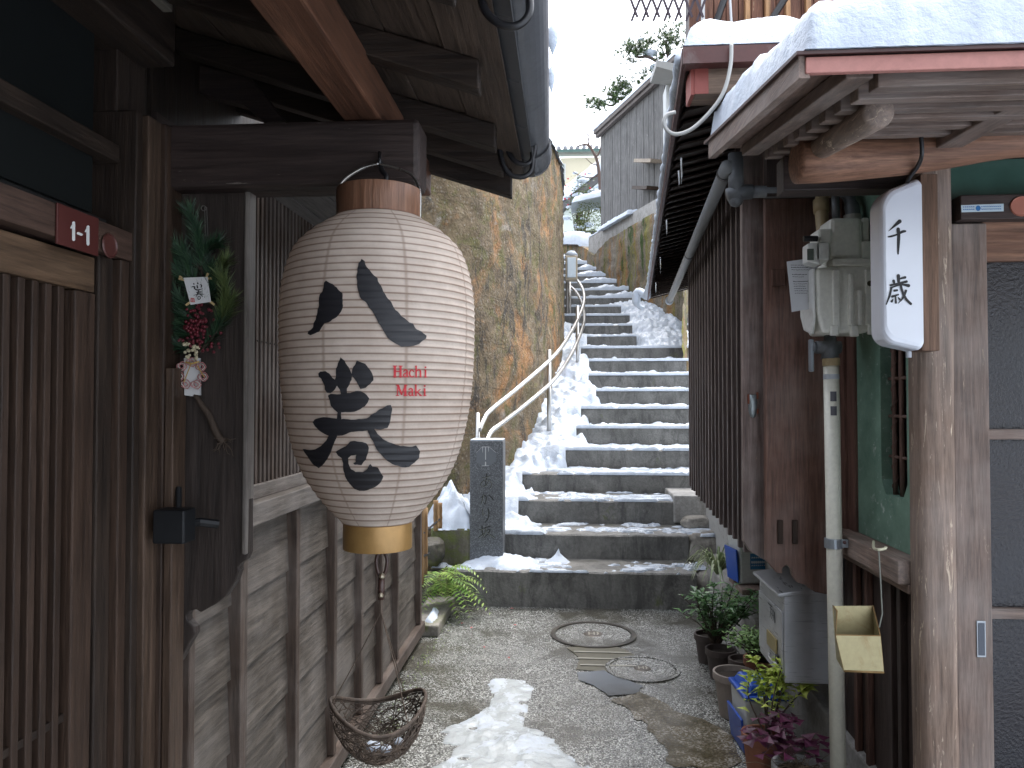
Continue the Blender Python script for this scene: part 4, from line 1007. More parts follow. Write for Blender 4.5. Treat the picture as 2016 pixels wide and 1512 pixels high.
door = thing_d = MB().box(jB+.002, 2.3, 2.455, 2.47, 0, dzt).build('door', plain('near_black', (.006, .006, .006), .8), rh)
t = NT('rippled_glass'); v = t.coord('Object'); n1 = t.noise(v, 95, 3, .6); n2 = t.noise(v, 2.2, 3, .5)
gm = t.done(t.ramp(n2, [(.3, (.010, .006, .008)), (.7, (.014, .015, .020))]), .2, t.bump(n1, .7, .006), spec=.4)
m = MB(); z_ = aty(1980, 855, 2.43).z; z2_ = aty(1980, 1207, 2.43).z
for a_, b_ in ((0.05, z2_-.016), (z2_+.016, z_-.016), (z_+.016, dz1)): m.box(jB+.002, 2.3, 2.44, 2.454, a_, b_)
m.build('glass', gm, door)
box('top_rail', LG('X'), door, jB-.008, 2.3, 2.415, 2.45, dz1, dzt, .003)
for zz in (z_, z2_): box('mid_rail', WB('X'), door, jB+.001, 2.3, 2.42, 2.45, zz-.016, zz+.016, .003)
l0 = aty(1892, 432, 2.37); l1 = aty(1892, 384, 2.37)
box('lintel', BL('X'), rh, l0.x, 2.4, 2.37, 2.46, l0.z, l1.z, .003)
box('transom', plain('transom_glass', (.06, .12, .095), .15, 0, .35, .03, 4), rh, l0.x, 2.4, 2.43, 2.44, l1.z, aty(1892, 334, 2.43).z+.03, 0)
LGm = LG('X')
# stickers
def onl(px, py, l): q = aty(px, py, 2.369); return Vector((q.x, 2.3695-l, q.z))
s1 = thing('sticker', 'blue and white rectangular sticker on the dark door lintel', 'sticker', tuple(onl(1932, 418, .001)))
m = MB(); m.f([m.v(onl(a_, b_, .0006)) for a_, b_ in ((1892, 404), (1976, 401), (1976, 416), (1893, 418))]); m.build('backing', plain('sticker_white', (.55, .66, .72), .4), s1, normals=False)
m = MB(); st_ = []
rnd = random.Random(3)
for row, yy in enumerate((407.5, 412.5)):
    x = 1896
    while x < 1972:
        if not 1918 < x < 1932:
            st_.append([(x, yy-.02*(x-1896)-.8, 1.1), (x+rnd.uniform(1, 2.6), yy-.02*(x-1896)+.9, 1.2)]); st_.append([(x, yy-.02*(x-1896)+.6, .9), (x+2.4, yy-.02*(x-1896)-.2, .9)])
        x += 4
strokes(m, st_, onl, 1, .0010, .000004); outline(m, [(1925.5+5*math.cos(k*.42), 410+5.6*math.sin(k*.42)) for k in range(15)], onl, 4, .0014)
m.build('blue_print', plain('print_blue', (.02, .16, .42), .5), s1)
m = MB(); cc = aty(2012, 406, 2.369)
m.lathe([(0, .002), (.030, .002), (.032, .004), (.034, 0)], (0, 0, 0), 32, sx=1.05, sy=.9); bmesh.ops.transform(m.bm, matrix=Matrix.Translation((cc.x, 2.369, cc.z)) @ Matrix.Rotation(R(90), 4, 'X'), verts=m.bm.verts)
m.build('oval_plaque', plain('plaque_salmon', (.42, .15, .10), .5), label='salmon oval plaque on the dark lintel at right picture edge', cat='plaque')
# the log beam over the door
e0 = aty(1570, 318, 2.24)
m = MB(); n_ = 26
pts = [Vector((lerp(e0.x, 2.6, k/n_), 2.24+.02*math.sin(k*.5), e0.z+.045*sm(k/9)+.006*nz(k*.3, 1))) for k in range(n_+1)]
m.tube([pts[0]-Vector((.004, 0, 0))]+pts, [.050]+[.0635-.012*sm(k/9)+.004*nz(k*.4, 4) for k in range(n_+1)], 26)
m.build('log_beam', LGm, rh, smooth=True)
# canopy
cA = aty(1585, 146, 1.55); cT = aty(1585, 114, 1.55); cB = aty(1432, 290, 2.36)
sl = (cB.z-cA.z)/(2.36-1.55)
def cz(y): return cA.z+sl*(y-1.55)
XR = 3.0; xL = cA.x
FAS = dirty('fascia_salmon', (.42, .185, .155), (.26, .12, .10), .5, 0, .35)
can = MB(); can.hexa([(xL-.003, 1.56, cz(1.56)+.03), (XR, 1.56, cz(1.56)+.03), (XR, 2.55, cz(2.55)+.03), (xL-.003, 2.55, cz(2.55)+.03)], [(xL-.003, 1.56, cz(1.56)+.045), (XR, 1.56, cz(1.56)+.045), (XR, 2.55, cz(2.55)+.045), (xL-.003, 2.55, cz(2.55)+.045)])
can = can.build('canopy', wood('canopy_deck', (.15, .098, .076), (.28, .19, .155), 'Y', .7), rh)
box('fascia', FAS, can, xL, XR, 1.545, 1.559, cA.z, cT.z, .002)
m = MB(); m.hexa([(xL-.012, 1.55, cz(1.55)-.008), (xL+.010, 1.55, cz(1.55)-.008), (xL+.010, 2.52, cz(2.52)-.008), (xL-.012, 2.52, cz(2.52)-.008)], [(xL-.012, 1.55, cz(1.55)+.047), (xL-.004, 1.55, cz(1.55)+.047), (xL-.004, 2.52, cz(2.52)+.047), (xL-.012, 2.52, cz(2.52)+.047)])
m.build('verge_board', WB('Y'), can)
m = MB(); m.hexa([(xL+.09, 1.58, cz(1.58)-.004), (xL+.145, 1.58, cz(1.58)-.004), (xL+.145, 2.5, cz(2.5)-.004), (xL+.09, 2.5, cz(2.5)-.004)], [(xL+.09, 1.58, cz(1.58)+.028), (xL+.145, 1.58, cz(1.58)+.028), (xL+.145, 2.5, cz(2.5)+.028), (xL+.09, 2.5, cz(2.5)+.028)]); m.build('rafter', WB('Y'), can, bevel=.003)
for k in range(9):
    yy = 1.585+k*.105; x0 = xL+.155
    m = MB(); m.hexa([(x0, yy, cz(yy)-.022), (XR, yy, cz(yy)-.022), (XR, yy+.05, cz(yy+.05)-.022), (x0, yy+.05, cz(yy+.05)-.022)], [(x0, yy, cz(yy)+.028), (XR, yy, cz(yy)+.028), (XR, yy+.05, cz(yy+.05)+.028), (x0, yy+.05, cz(yy+.05)+.028)])
    m.build('lath', WB('X'), can, bevel=.003)
r0 = aty(1728, 222, 1.76)
m = MB(); m.tube([(r0.x, 1.752, r0.z), (r0.x, 1.76, r0.z)]+[(r0.x+.03*k/8, lerp(1.76, 2.5, k/8), r0.z+sl*(2.5-1.76)*k/8+.004*nz(k, 3)) for k in range(1, 9)], [.030, .036]+[.036-.001*k for k in range(8)], 20); m.build('log_rafter', WE('Y'), can, smooth=True)
r1 = aty(1985, 222, 1.9)
m = MB(); m.beam((r1.x, 1.70, r1.z+.02), (r1.x+.01, 2.5, r1.z+.02+.05), .07, .075); m.build('beam', WB('Y'), can, bevel=.004)
box('wall_plate', BL('X'), can, xL+.2, 1.10, 2.42, 2.50, cz(2.42)-.13, cz(2.42)-.02, .004)
roof = MB(); roof.hexa([(xL-.02, 1.535, cT.z+.001), (XR, 1.535, cT.z+.001), (XR, 2.56, cz(2.56)+.046), (xL-.02, 2.56, cz(2.56)+.046)], [(xL-.02, 1.535, cT.z+.008), (XR, 1.535, cT.z+.008), (XR, 2.56, cz(2.56)+.055), (xL-.02, 2.56, cz(2.56)+.055)])
roof.build('roof_sheet', plain('sheet_maroon', (.06, .025, .022), .5), can)
def slab_snow(name, fn, nu, nv, thick, label, R_=.12, parent=None, edge=1.0, amp=1.0, seed=0.):
    """thick snow with rounded sides; fn(u,v)-> point on the surface below, thick(u,v)-> metres"""
    m = MB()
    def top(u, v):
        p = fn(u, v); d = min(u*nu, (nu-u*nu), v*nv, (nv-v*nv))
        q = clamp(d/R_*1.0); h = math.sqrt(max(0, 1-(1-q)**2))
        return p+Vector((.012*nz(p.x*9, p.y*9, seed)*amp, .014*nz(p.x*8, p.y*8, seed+5)*amp, 0))+Vector((0, 0, h*(thick(u, v)*(1+.18*amp*nz(p.x*4, p.y*4, seed+2)+.10*amp*nz(p.x*13, p.y*13, seed+2)))+.001))
    m.grid(top, nu, nv); m.grid(lambda u, v: fn(u, v)+Vector((0, 0, .0015)), 1, 1)
    return m.build(name, snowmat(), parent, smooth=True, label=label, cat='snow')
# snow on the canopy: sides stand almost upright
XE = 2.6
slab_snow('roof_snow', lambda u, v: Vector((lerp(xL-.005, XE, u), lerp(1.53, 2.55, v), lerp(cT.z+.008, cz(2.56)+.056, v))), 150, 74, lambda u, v: .112+.055*sm(u*4)+.03*v, 'thick slab of snow on canopy with salmon fascia', 4.0, seed=2.)
# lit shop sign
s0 = aty(1727, 357, 2.30); s1_ = aty(1811, 690, 2.30)
SG = thing('shop_sign', 'white lamp box sign with two black brush characters on the post', 'sign', ((s0.x+s1_.x)/2, 2.30, s1_.z))
m = MB()
def pill(u, v):
    return 0
cx, w_, zz0, zz1 = (s0.x+s1_.x)/2, (s1_.x-s0.x), s1_.z, s0.z
# pillow profile across depth: back rectangle larger, front a little smaller, left edge strongly rounded
def ring(inset, y, dz=0):
    r = .03; x0, x1, za, zb = s0.x+inset*.45, s1_.x-inset*.15, zz0+inset*.9, zz1-inset*.9; pts = []
    for (qx, qz, a0) in ((x1-r*.5, za+r*.5, -90), (x1-r*.5, zb-r*.5, 0), (x0+r, zb-r*1.1, 90), (x0+r, za+r*1.1, 180)):
        rr = r*.5 if a0 in (-90, 0) else r
        for k in range(7):
            an = R(a0+k*15); pts.append(Vector((qx+rr*math.cos(an), y, qz+rr*math.sin(an))))
    # tilted top and bottom edges: left end lower than right one, as the box tapers
    for p in pts:
        f = clamp((x1-p.x)/(x1-x0)); mid = (za+zb)/2
        p.z += -.045*f*f*(1 if p.z > mid else -.55)
    return pts
rings = [ring(0, 2.355), ring(0, 2.29), ring(.003, 2.280), ring(.010, 2.272), ring(.022, 2.2685)]
VV = [[m.v(p) for p in rg] for rg in rings]; n_ = len(VV[0])
for a_, b_ in zip(VV, VV[1:]):
    for k in range(n_): m.f([a_[k], a_[(k+1) % n_], b_[(k+1) % n_], b_[k]])
m.f(VV[-1]); m.f(VV[0][::-1])
m.build('lamp_box', plain('opal_white', (.74, .77, .84), .22, 0, .04, .0), SG, bevel=0)
def ons(px, py, l): q = aty(1700+px/6.3, 400+py/6.3, 2.268); return Vector((q.x, 2.268-l, q.z))
CS = [[(452,222,50),(400,268,34),(350,312,18),(308,348,5)],[(306,418,18),(345,412,24),(420,388,22),(480,355,34),(520,348,26)],[(428,318,44),(436,400,40),(432,520,34),(428,632,18)],
[(432,895,44),(436,985,34)],[(448,938,22),(518,920,34)],[(372,960,36),(382,1002,24)],[(332,1018,28),(430,998,26),(536,972,32)],[(334,1052,22),(460,1012,22),(562,1024,42)],[(345,1052,26),(322,1150,26),(280,1256,16)],[(378,1086,30),(418,1080,26)],[(352,1160,32),(432,1134,18)],[(396,1146,16),(400,1238,28)],[(364,1190,12),(346,1222,32)],[(428,1172,14),(446,1194,24)],[(458,1016,30),(484,1110,30),(530,1196,32),(586,1252,32)],[(524,1084,30),(490,1170,26),(428,1242,8)]]
for q_ in (CS[:3], CS[3:]):
    m = MB(); strokes(m, q_, ons, 5, .0006); m.build('brush_character', INK, SG)
m = MB(); m.box(s1_.x+.001, s1_.x+.050, 2.285, 2.36, zz0-.002, zz1+.015); m.build('mounting_board', wood('sign_board', (.12, .065, .04), (.22, .13, .085), 'Z', .6, .1), SG, bevel=.003)
m = MB(); m.lathe([(0, -.014), (.008, -.014), (.008, .004)], (cx+.03, 2.31, zz0-.006), 10); m.build('drain_plug', plain('plug_grey', (.4, .42, .46), .5), SG)
m = MB(); m.tube([Vector(q) for q in crom([aty(1812, 255, 2.15), aty(1815, 300, 2.16), aty(1808, 325, 2.20), aty(1790, 350, 2.26), aty(1785, 365, 2.30)], 6)], .006, 8); m.build('cord', BLK, SG, smooth=True)

# =================================================================== GAS METER, PIPES
MY = 2.80
def P(px, py, Y=MY): return aty(px, py, Y)
gmz = thing('gas_meter', 'cream gas meter with paper tag on the brown wing board', 'gas meter', tuple(P(1665, 658)))
MET = dirty('meter_cream', (.80, .80, .73), (.46, .46, .41), .35, 0, .2); MET2 = dirty('meter_cover', (.74, .75, .72), (.5, .5, .47), .25, .2, .2)
def mbox(nm, px0, px1, py0, py1, Y0, Y1, mat, par=gmz, bev=.006, mb=None):
    a_ = P(px0, py0, Y0); b_ = P(px1, py1, Y0); q = mb or MB(); q.box(a_.x, b_.x, Y0, Y1, b_.z, a_.z)
    return None if mb else q.build(nm, mat, par, bevel=bev)
# main body: octagonal lower body, upper head
a_ = P(1607, 520); b_ = P(1723, 655); w_ = b_.x-a_.x; h_ = a_.z-b_.z
m = MB(); c_ = .16
pr = [(a_.x+w_*.10, b_.z), (b_.x-w_*.12, b_.z), (b_.x, b_.z+h_*.25), (b_.x, a_.z), (a_.x, a_.z-h_*.05), (a_.x, b_.z+h_*.32)]
m.prism([(x, MY+.0, z) for x, z in pr], (0, .16, 0)); m.build('body', MET, gmz, bevel=.012, seg=3)
# side cover plate facing the alley (left), with plate and bolts
m = MB(); xx = a_.x-.012
ov = [(MY+.005, a_.z-.012), (MY+.155, a_.z-.012), (MY+.158, b_.z+h_*.3), (MY+.12, b_.z+.02), (MY+.03, b_.z-.004), (MY+.0, b_.z+h_*.25)]
m.prism([(xx, y, z) for y, z in ov], (.012, 0, 0)); m.build('side_cover', MET2, gmz, bevel=.006)
m = MB(); z_ = a_.z-.08; m.box(xx-.003, xx-.0005, MY+.045, MY+.105, z_-.05, z_+.03); dl = m.build('data_plate', plain('plate_white', (.55, .56, .55), .3), gmz)
m = MB(); strokes(m, [[(MY+.055+k % 2*.012, z_+.02-.012*(k//2), .004), (MY+.061+k % 2*.02, z_+.02-.012*(k//2), .003)] for k in range(10)], lambda y, z, l: Vector((xx-.0032-l, y, z)), 1, .0002, .00003); m.build('print', plain('print_grey', (.12, .13, .13), .6), dl)
# front ribs
m = MB()
for px0, px1, py0, py1, d in ((1640, 1655, 530, 650, .010), (1672, 1682, 538, 640, .014), (1690, 1700, 570, 640, .014), (1704, 1722, 530, 640, .008), (1636, 1652, 640, 660, .012), (1676, 1692, 640, 662, .014), (1710, 1720, 638, 658, .01)):
    mbox('', px0, px1, py0, py1, MY-d, MY+.01, None, mb=m)
m.build('rib', MET, gmz, bevel=.004)
mbox('shoulder', 1640, 1724, 508, 522, MY-.006, MY+.17, MET); 
mbox('head', 1634, 1700, 428, 510, MY+.01, MY+.15, MET, bev=.016)
mbox('head_step', 1696, 1720, 474, 510, MY+.012, MY+.14, MET, bev=.006); mbox('head_plug', 1698, 1712, 428, 474, MY+.03, MY+.12, MET, bev=.006); mbox('knob', 1710, 1720, 440, 462, MY+.05, MY+.10, MET, bev=.004)
mbox('register', 1606, 1634, 478, 512, MY-.035, MY+.08, MET2, bev=.005); mbox('neck', 1610, 1640, 450, 480, MY+.0, MY+.1, MET, bev=.01)
a_ = P(1586, 482, MY-.01); b_ = P(1610, 524, MY-.01); m = MB(); m.hexa([(a_.x, MY-.035, b_.z+.012), (b_.x, MY-.035, b_.z), (b_.x, MY+.03, b_.z), (a_.x, MY+.03, b_.z+.012)], [(a_.x, MY-.035, a_.z), (b_.x, MY-.035, a_.z+.006), (b_.x, MY+.03, a_.z+.006), (a_.x, MY+.03, a_.z)]); m.build('display', MET2, gmz, bevel=.004)
m = MB(); q1 = P(1589, 490, MY-.036); q2 = P(1602, 512, MY-.036); m.box(q1.x, q2.x, MY-.0375, MY-.0355, q2.z, q1.z); m.build('screen', plain('screen_dark', (.08, .10, .085), .3), gmz)
m = MB(); m.tube([P(1582, 470, MY), P(1609, 470, MY)], .0105, 12); m.build('cable_gland', BLK, gmz)
m = MB(); q = P(1713, 558, MY-.009); m.tube([(q.x, MY-.012, q.z), (q.x, MY-.008, q.z)], .010, 14); m.build('spot', plain('spot_olive', (.06, .055, .03), .6), gmz)
# tag
tp = [(1549, 515), (1583, 510), (1610, 512), (1608, 606), (1559, 614)]
m = MB(); m.prism([P(a_, b_, MY+.05) for a_, b_ in tp], (0, .002, 0)); tg = m.build('paper_tag', plain('tag_white', (.55, .56, .58), .6), gmz)
m = MB(); S_ = []; rnd = random.Random(8)
for r in range(13):
    yy = 522+r*4.6; x = 1557+r*.7
    if r in (3, 6): continue
    while x < 1596-rnd.random()*14:
        l_ = rnd.uniform(1.2, 3.); S_.append([(x, yy+rnd.uniform(-.5, .5), 1.5 if r in (1, 4, 7) else 1.), (x+l_, yy+rnd.uniform(-.5, .5), 1.3 if r in (1, 4, 7) else .9)]); x += l_+rnd.uniform(.8, 2)
strokes(m, S_, lambda px, py, l: P(px, py, MY+.0494-l), 1, .0003, .000003); m.build('print', plain('print_black', (.06, .06, .065), .6), tg)
# pipes
CRM = dirty('pipe_cream', (.76, .745, .64), (.46, .42, .31), .35, 0, .15, 3.); GAL = dirty('galvanised', (.16, .17, .18), (.09, .09, .09), .5, .5, .4); YEL = dirty('pipe_yellowed', (.38, .29, .16), (.20, .14, .07), .45, 0, .4)
gp = thing('gas_pipe', 'cream vertical gas pipe running down from valve below the meter', 'pipe', tuple(P(1648, 1554, 2.95)))
top = P(1636, 705, 2.90); bot = P(1651, 1560, 2.90)
m = MB(); m.tube([bot, top], .0278, 24); m.build('riser', CRM, gp, smooth=True)
m = MB(); m.tube([lerp(top, bot, .0), lerp(top, bot, .018)], .031, 24); m.build('collar', YEL, gp)
m = MB(); d_ = (bot-top).normalized(); m.tube([top+d_*.06, top+d_*.078], .0283, 24); m.build('band', plain('band_pale', (.50, .53, .58), .4), gp)
m = MB()
for f, hh in ((.078, .036), (.112, .034)):
    c_ = lerp(top, bot, f)
    for k in range(5):
        a0 = R(-118+k*9); a1 = R(-118+(k+1)*9)
        m.quad(c_+Vector((.0286*math.cos(a0), .0286*math.sin(a0), 0)), c_+Vector((.0286*math.cos(a1), .0286*math.sin(a1), 0)), c_+Vector((.0286*math.cos(a1), .0286*math.sin(a1), -hh)), c_+Vector((.0286*math.cos(a0), .0286*math.sin(a0), -hh)))
m.build('label_strip', plain('label_dark', (.10, .10, .12), .5), gp)
m = MB(); v0 = P(1634, 690, 2.90); m.tube([P(1634, 660, 2.90), P(1634, 706, 2.90)], [.020, .032], 16); m.tube([P(1606, 684, 2.90), P(1654, 684, 2.90)], .024, 16); m.tube([P(1598, 684, 2.90), P(1607, 684, 2.90)], .021, 16)
m.build('valve', GAL, gp, smooth=True)
m = MB(); q = P(1593, 668, 2.90); q2 = P(1601, 732, 2.90); m.box(q.x, q2.x, 2.885, 2.915, q2.z, q.z); m.build('valve_handle', plain('handle_zinc', (.28, .31, .34), .45, .5), gp, bevel=.004)
c_ = P(1641, 1069, 2.90); m = MB(); m.tube([c_-Vector((0, 0, .018)), c_+Vector((0, 0, .018))], .0325, 24)
q = P(1656, 1060, 2.88); m.box(q.x, q.x+.085, 2.872, 2.878, c_.z-.012, c_.z+.018); m.build('pipe_clamp', plain('clamp_steel', (.36, .40, .44), .35, .6), gp, bevel=.002)
m = MB()
for px in (1663, 1674): qq = P(px, 1068, 2.868); m.sphere(qq, .0065, 8)
m.build('bolt', plain('bolt_rust', (.10, .05, .05), .6), gp)
# upper pipes
up = thing('drain_pipe', 'grey pipe with elbow under the eave running to meter top', 'pipe', tuple(aty(1460, 385, 3.02)))
m = MB(); h1 = aty(1455, 378, 3.02); h2 = aty(1640, 376, 3.02)
m.tube([h1, h2], .0235, 18); m.build('run', GAL, up, smooth=True)
m = MB(); m.tube([h1-Vector((.045, 0, .012)), h1-Vector((.005, 0, .0)), h1+Vector((.05, 0, 0))], [.026, .030, .029], 18); m.tube([h1+Vector((-.012, 0, .15)), h1+Vector((-.012, 0, -.03))], .029, 18); m.sphere(h1+Vector((-.012, 0, -.03)), .029, 14); m.build('elbow', GAL, up, smooth=True)
m = MB(); m.tube([Vector(q) for q in crom([aty(1640, 376, 3.0), aty(1622, 380, 2.98), aty(1617, 400, 2.97), aty(1619, 440, 2.95), aty(1622, 475, 2.93)], 6)], .024, 18); m.tube([aty(1616, 395, 2.97), aty(1617, 418, 2.96)], .029, 18); m.build('yellow_elbow', YEL, gmz, smooth=True)
m = MB(); m.tube([Vector(q) for q in crom([aty(1680, 430, 2.87), aty(1676, 405, 2.88), aty(1668, 385, 2.9), aty(1655, 372, 2.95), aty(1700, 370, 2.98)], 5)], [.026]*6+[.021]*15, 14); m.tube([aty(1646, 428, 2.86), aty(1644, 380, 2.88)], .014, 12); m.build('inlet', GAL, gmz, smooth=True)
m = MB(); q = aty(1678, 430, 2.87); m.tube([q-Vector((0, 0, .012)), q+Vector((0, 0, .012))], .030, 18); m.build('inlet_nut', plain('nut_pale', (.42, .41, .36), .5), gmz)

# =================================================================== WING BOARD, POST BOARD, LATTICE HOUSE
fh = thing('wooden_house', 'dark house with deep vertical lattice slats along the foot of stairs', 'house', (1.2, 4.6, 0))
WY = 3.12
wb = [(1506, 290), (1660, 290), (1660, 1174), (1625, 1170), (1605, 1166), (1592, 1158), (1586, 1152), (1570, 1147), (1561, 1135), (1558, 1120), (1549, 1112), (1541, 1118), (1540, 1130), (1530, 1128), (1518, 1115), (1511, 1106), (1508, 1104)]
m = MB(); m.prism([aty(a_, b_, WY) for a_, b_ in wb], (0, .035, 0)); wing = m.build('wing_board', wood('wing_brown', (.135, .068, .050), (.26, .145, .11), 'Z', .55, .02, (.25, .2, .17), gray=.25), fh, bevel=.004)
for px in (1531, 1560):
    q = aty(px, 1024, WY-.01); q2 = aty(px+11, 1071, WY-.01); box('peg', BR('Z'), wing, q.x, q2.x, WY-.012, WY, q2.z, q.z, .002)
box('wood_block', wood('wing_brown', (.135, .068, .050), (.26, .145, .11), 'Z', .55), wing, aty(1518, 530, WY).x, aty(1545, 530, WY).x, WY-.012, WY, aty(1518, 564, WY).z, aty(1518, 531, WY).z, .002)
pb = [(1460, 290), (1504, 290), (1507, 1104), (1476, 1085), (1464, 1066)]
m = MB(); m.prism([aty(a_, b_, 3.22) for a_, b_ in pb], (0, .04, 0)); pbo = m.build('post_board', wood('post_grey', (.13, .088, .076), (.31, .235, .21), 'Z', .6, .28, (.42, .30, .20), gray=.5), fh, bevel=.004)
# flower-vase shaped metal hook plate
q = aty(1484, 800, 3.2); m = MB()
m.lathe([(.0, -.048), (.010, -.043), (.017, -.02), (.0185, .02), (.017, .045), (.012, .048)], (q.x, 3.218, q.z), 20, sy=.55); m.build('metal_holder', plain('holder_zinc', (.30, .34, .35), .4, .6), pbo, smooth=True)
m = MB(); m.box(q.x-.021, q.x-.015, 3.21, 3.219, q.z+.01, q.z+.05); m.box(q.x+.015, q.x+.022, 3.21, 3.219, q.z+.03, q.z+.058); m.box(q.x+.015, q.x+.022, 3.21, 3.219, q.z-.03, q.z-.01); m.build('rusty_clip', plain('rust', (.20, .06, .03), .7), pbo)
n0 = aty(1462, 700, 3.28); SLP = .0695
zl = aty(1470, 1085, 3.30).z
m_ = None; k = 0; y = 3.27
SLm = wood('slat_brown', (.085, .060, .054), (.185, .145, .132), 'Z', .5, .05, (.2, .16, .14))
def lattx(y): return n0.x+SLP*(y-3.28)
# dark board behind, slats
box_b = MB(); box_b.hexa([(lattx(3.3)+.10, 3.3, zl+.03), (lattx(5.95)+.10, 5.95, zl+.03), (lattx(5.95)+.14, 5.95, zl+.03), (lattx(3.3)+.14, 3.3, zl+.03)], [(lattx(3.3)+.10, 3.3, 2.95), (lattx(5.95)+.10, 5.95, 2.95), (lattx(5.95)+.14, 5.95, 2.95), (lattx(3.3)+.14, 3.3, 2.95)])
lat = box_b.build('lattice_screen', BL('Z'), fh)
while y < 5.95:
    x = lattx(y); m = MB(); m.box(x, x+.105, y, y+.024, zl-.01*(k % 2), 2.9); m.build('slat', SLm, lat, bevel=.002); y += .158; k += 1
m = MB()
for zz in (zl+.10, 1.75, 2.4):
    m.hexa([(lattx(3.3)+.05, 3.3, zz), (lattx(5.9)+.05, 5.9, zz), (lattx(5.9)+.09, 5.9, zz), (lattx(3.3)+.09, 3.3, zz)], [(lattx(3.3)+.05, 3.3, zz+.03), (lattx(5.9)+.05, 5.9, zz+.03), (lattx(5.9)+.09, 5.9, zz+.03), (lattx(3.3)+.09, 3.3, zz+.03)])
m.build('crossbar', BL('Y'), lat)
# underside wall and foundation
FND = concrete('foundation_grey', (.22, .215, .20), (.40, .39, .37), .15, .15, (.10, .10, .09), .4, 3, peb=.25)
m = MB(); m.box(1.20, 1.6, 3.16, 6.7, 0, 3.0); m.build('wall', dirty('wall_offwhite', (.36, .355, .34), (.16, .15, .13), .7, 0, .4), fh)
m = MB(); m.hexa([(1.06, 2.5, 0), (1.30, 2.5, 0), (1.30, 6.2, 0), (1.06, 6.2, 0)], [(1.075, 2.5, .24), (1.30, 2.5, .27), (1.30, 6.2, .36), (1.075, 6.2, .33)]); m.build('foundation', FND, fh, bevel=.01)
m = MB()
for a_, b_ in ((3.3, 3.36), (3.62, 3.68), (4.3, 4.37), (5.0, 5.08)): m.box(1.17, 1.199, a_, b_, .27, .9)
m.build('stud', BR('Z'), fh, bevel=.003)
# roof : eaves toward the alley and toward the street meet in a hip
EA = aty(1350, 98, 2.42); EZ = EA.z
def ex(y): return EA.x+.0855*(y-2.42)
def rzz(x, y): return EZ+.26*min(max(0, x-ex(y)), max(0, (y-2.42)))
m = MB(); ny = 44
for k in range(ny):
    ya = lerp(2.46, 8.15, k/ny); yb = lerp(2.46, 8.15, (k+1)/ny); x0, x1 = ex(ya)+.03, ex(ya)+1.0
    m.hexa([(x0, ya, EZ-.035), (x1, ya, EZ+.24-.035), (x1, yb+.02, EZ+.24-.012), (x0, yb+.02, EZ-.012)], [(x0, ya, EZ-.025), (x1, ya, EZ+.24-.025), (x1, yb+.02, EZ+.24-.002), (x0, yb+.02, EZ-.002)])
m.build('soffit', BL('X'), fh)
m = MB()
m.grid(lambda u, v: (lambda x, y: Vector((x, y, rzz(x, y)+.004)))(ex(lerp(2.42, 8.15, u))+1.9*v, lerp(2.42, 8.15, u)), 40, 20); m.build('roof', plain('roof_maroon', (.055, .03, .028), .5), fh)
RF = dirty('fascia_maroon', (.085, .028, .024), (.20, .17, .16), .45, 0, .45)
m = MB(); m.beam((ex(2.42)-.004, 2.42, EZ-.018), (ex(8.15)-.004, 8.15, EZ-.018), .016, .045); m.build('eave_fascia', RF, fh)
m = MB(); m.box(EA.x-.01, 2.2, 2.405, 2.418, EZ-.05, EZ+.003); m.box(EA.x+.0, 2.2, 2.42, 2.47, EZ-.046, EZ-.006); m.build('street_fascia', RF, fh)
b0 = aty(1360, 135, 2.46); b1 = aty(1395, 185, 2.46)
m = MB(); m.box(b0.x+.012, 1.2, 2.46, 2.56, b1.z, b0.z); m.build('purlin', wood('purlin_tan', (.20, .13, .09), (.36, .26, .20), 'X', .6), fh, bevel=.004)
m = MB(); m.box(b0.x, b0.x+.011, 2.459, 2.561, b1.z-.001, b0.z+.001); m.box(b0.x+.011, b0.x+.055, 2.456, 2.459, b1.z, b0.z); m.build('red_purlin_end', plain('end_red', (.30, .07, .055), .5), fh)
box('end_wall', BL('Z'), fh, ex(3.0)+.35, 1.9, 3.0, 3.05, 2.35, 2.9, 0)
# gutter pipe below the eave
g0 = aty(1432, 328, 3.0); g1 = aty(1318, 592, 6.9)
m = MB(); m.tube([g0, g1], .027, 16); m.build('eave_pipe', plain('pipe_grey', (.26, .27, .275), .5), fh, smooth=True)
for f in (.02, .45): m = MB(); m.tube([lerp(g0, g1, f), lerp(g0, g1, f+.006)], .030, 16); m.build('pipe_joint', plain('joint_dark', (.06, .06, .065), .5), fh)
m = MB(); m.tube([lerp(g0, g1, .985), g1+(g1-g0).normalized()*.03], .036, 14); m.build('frost', snowmat(), fh)
# second storey, seen over the snow
m = MB(); sx0 = aty(1357, 30, 4.7).x
for k in range(16):
    x = sx0+k*.075; m.box(x, x+.071, 4.7, 4.73, 2.85, 4.6)
m.build('upper_wall', wood('upper_red', (.14, .055, .032), (.28, .13, .08), 'Z', .6, .15, (.45, .33, .2)), fh, bevel=.003)
m = MB()
for k in range(7): x = sx0+.33+k*.12; m.box(x, x+.03, 4.66, 4.695, 2.85, 4.6)
m.build('upper_slat', wood('upper_orange', (.34, .17, .07), (.52, .30, .15), 'Z', .55), fh, bevel=.003)
for q_ in ([aty(1405, 60, 4.6), aty(1432, -20, 4.6)], [aty(1515, 45, 4.6), aty(1550, -10, 4.6)]): m = MB(); m.tube(q_, .021, 8); m.build('upper_cable', BLK, fh)
for q_, r_ in (([aty(1384, 60, 4.64), aty(1384, -20, 4.64)], .012), ([aty(1440, 50, 4.6), aty(1436, -20, 4.6)], .008)): m = MB(); m.tube(q_, r_, 8); m.build('upper_pipe', plain('pipe_white', (.6, .6, .6), .5), fh)
box('upper_body', BL('Z'), fh, sx0+.03, 3.2, 4.74, 5.05, 2.7, 4.6, 0)
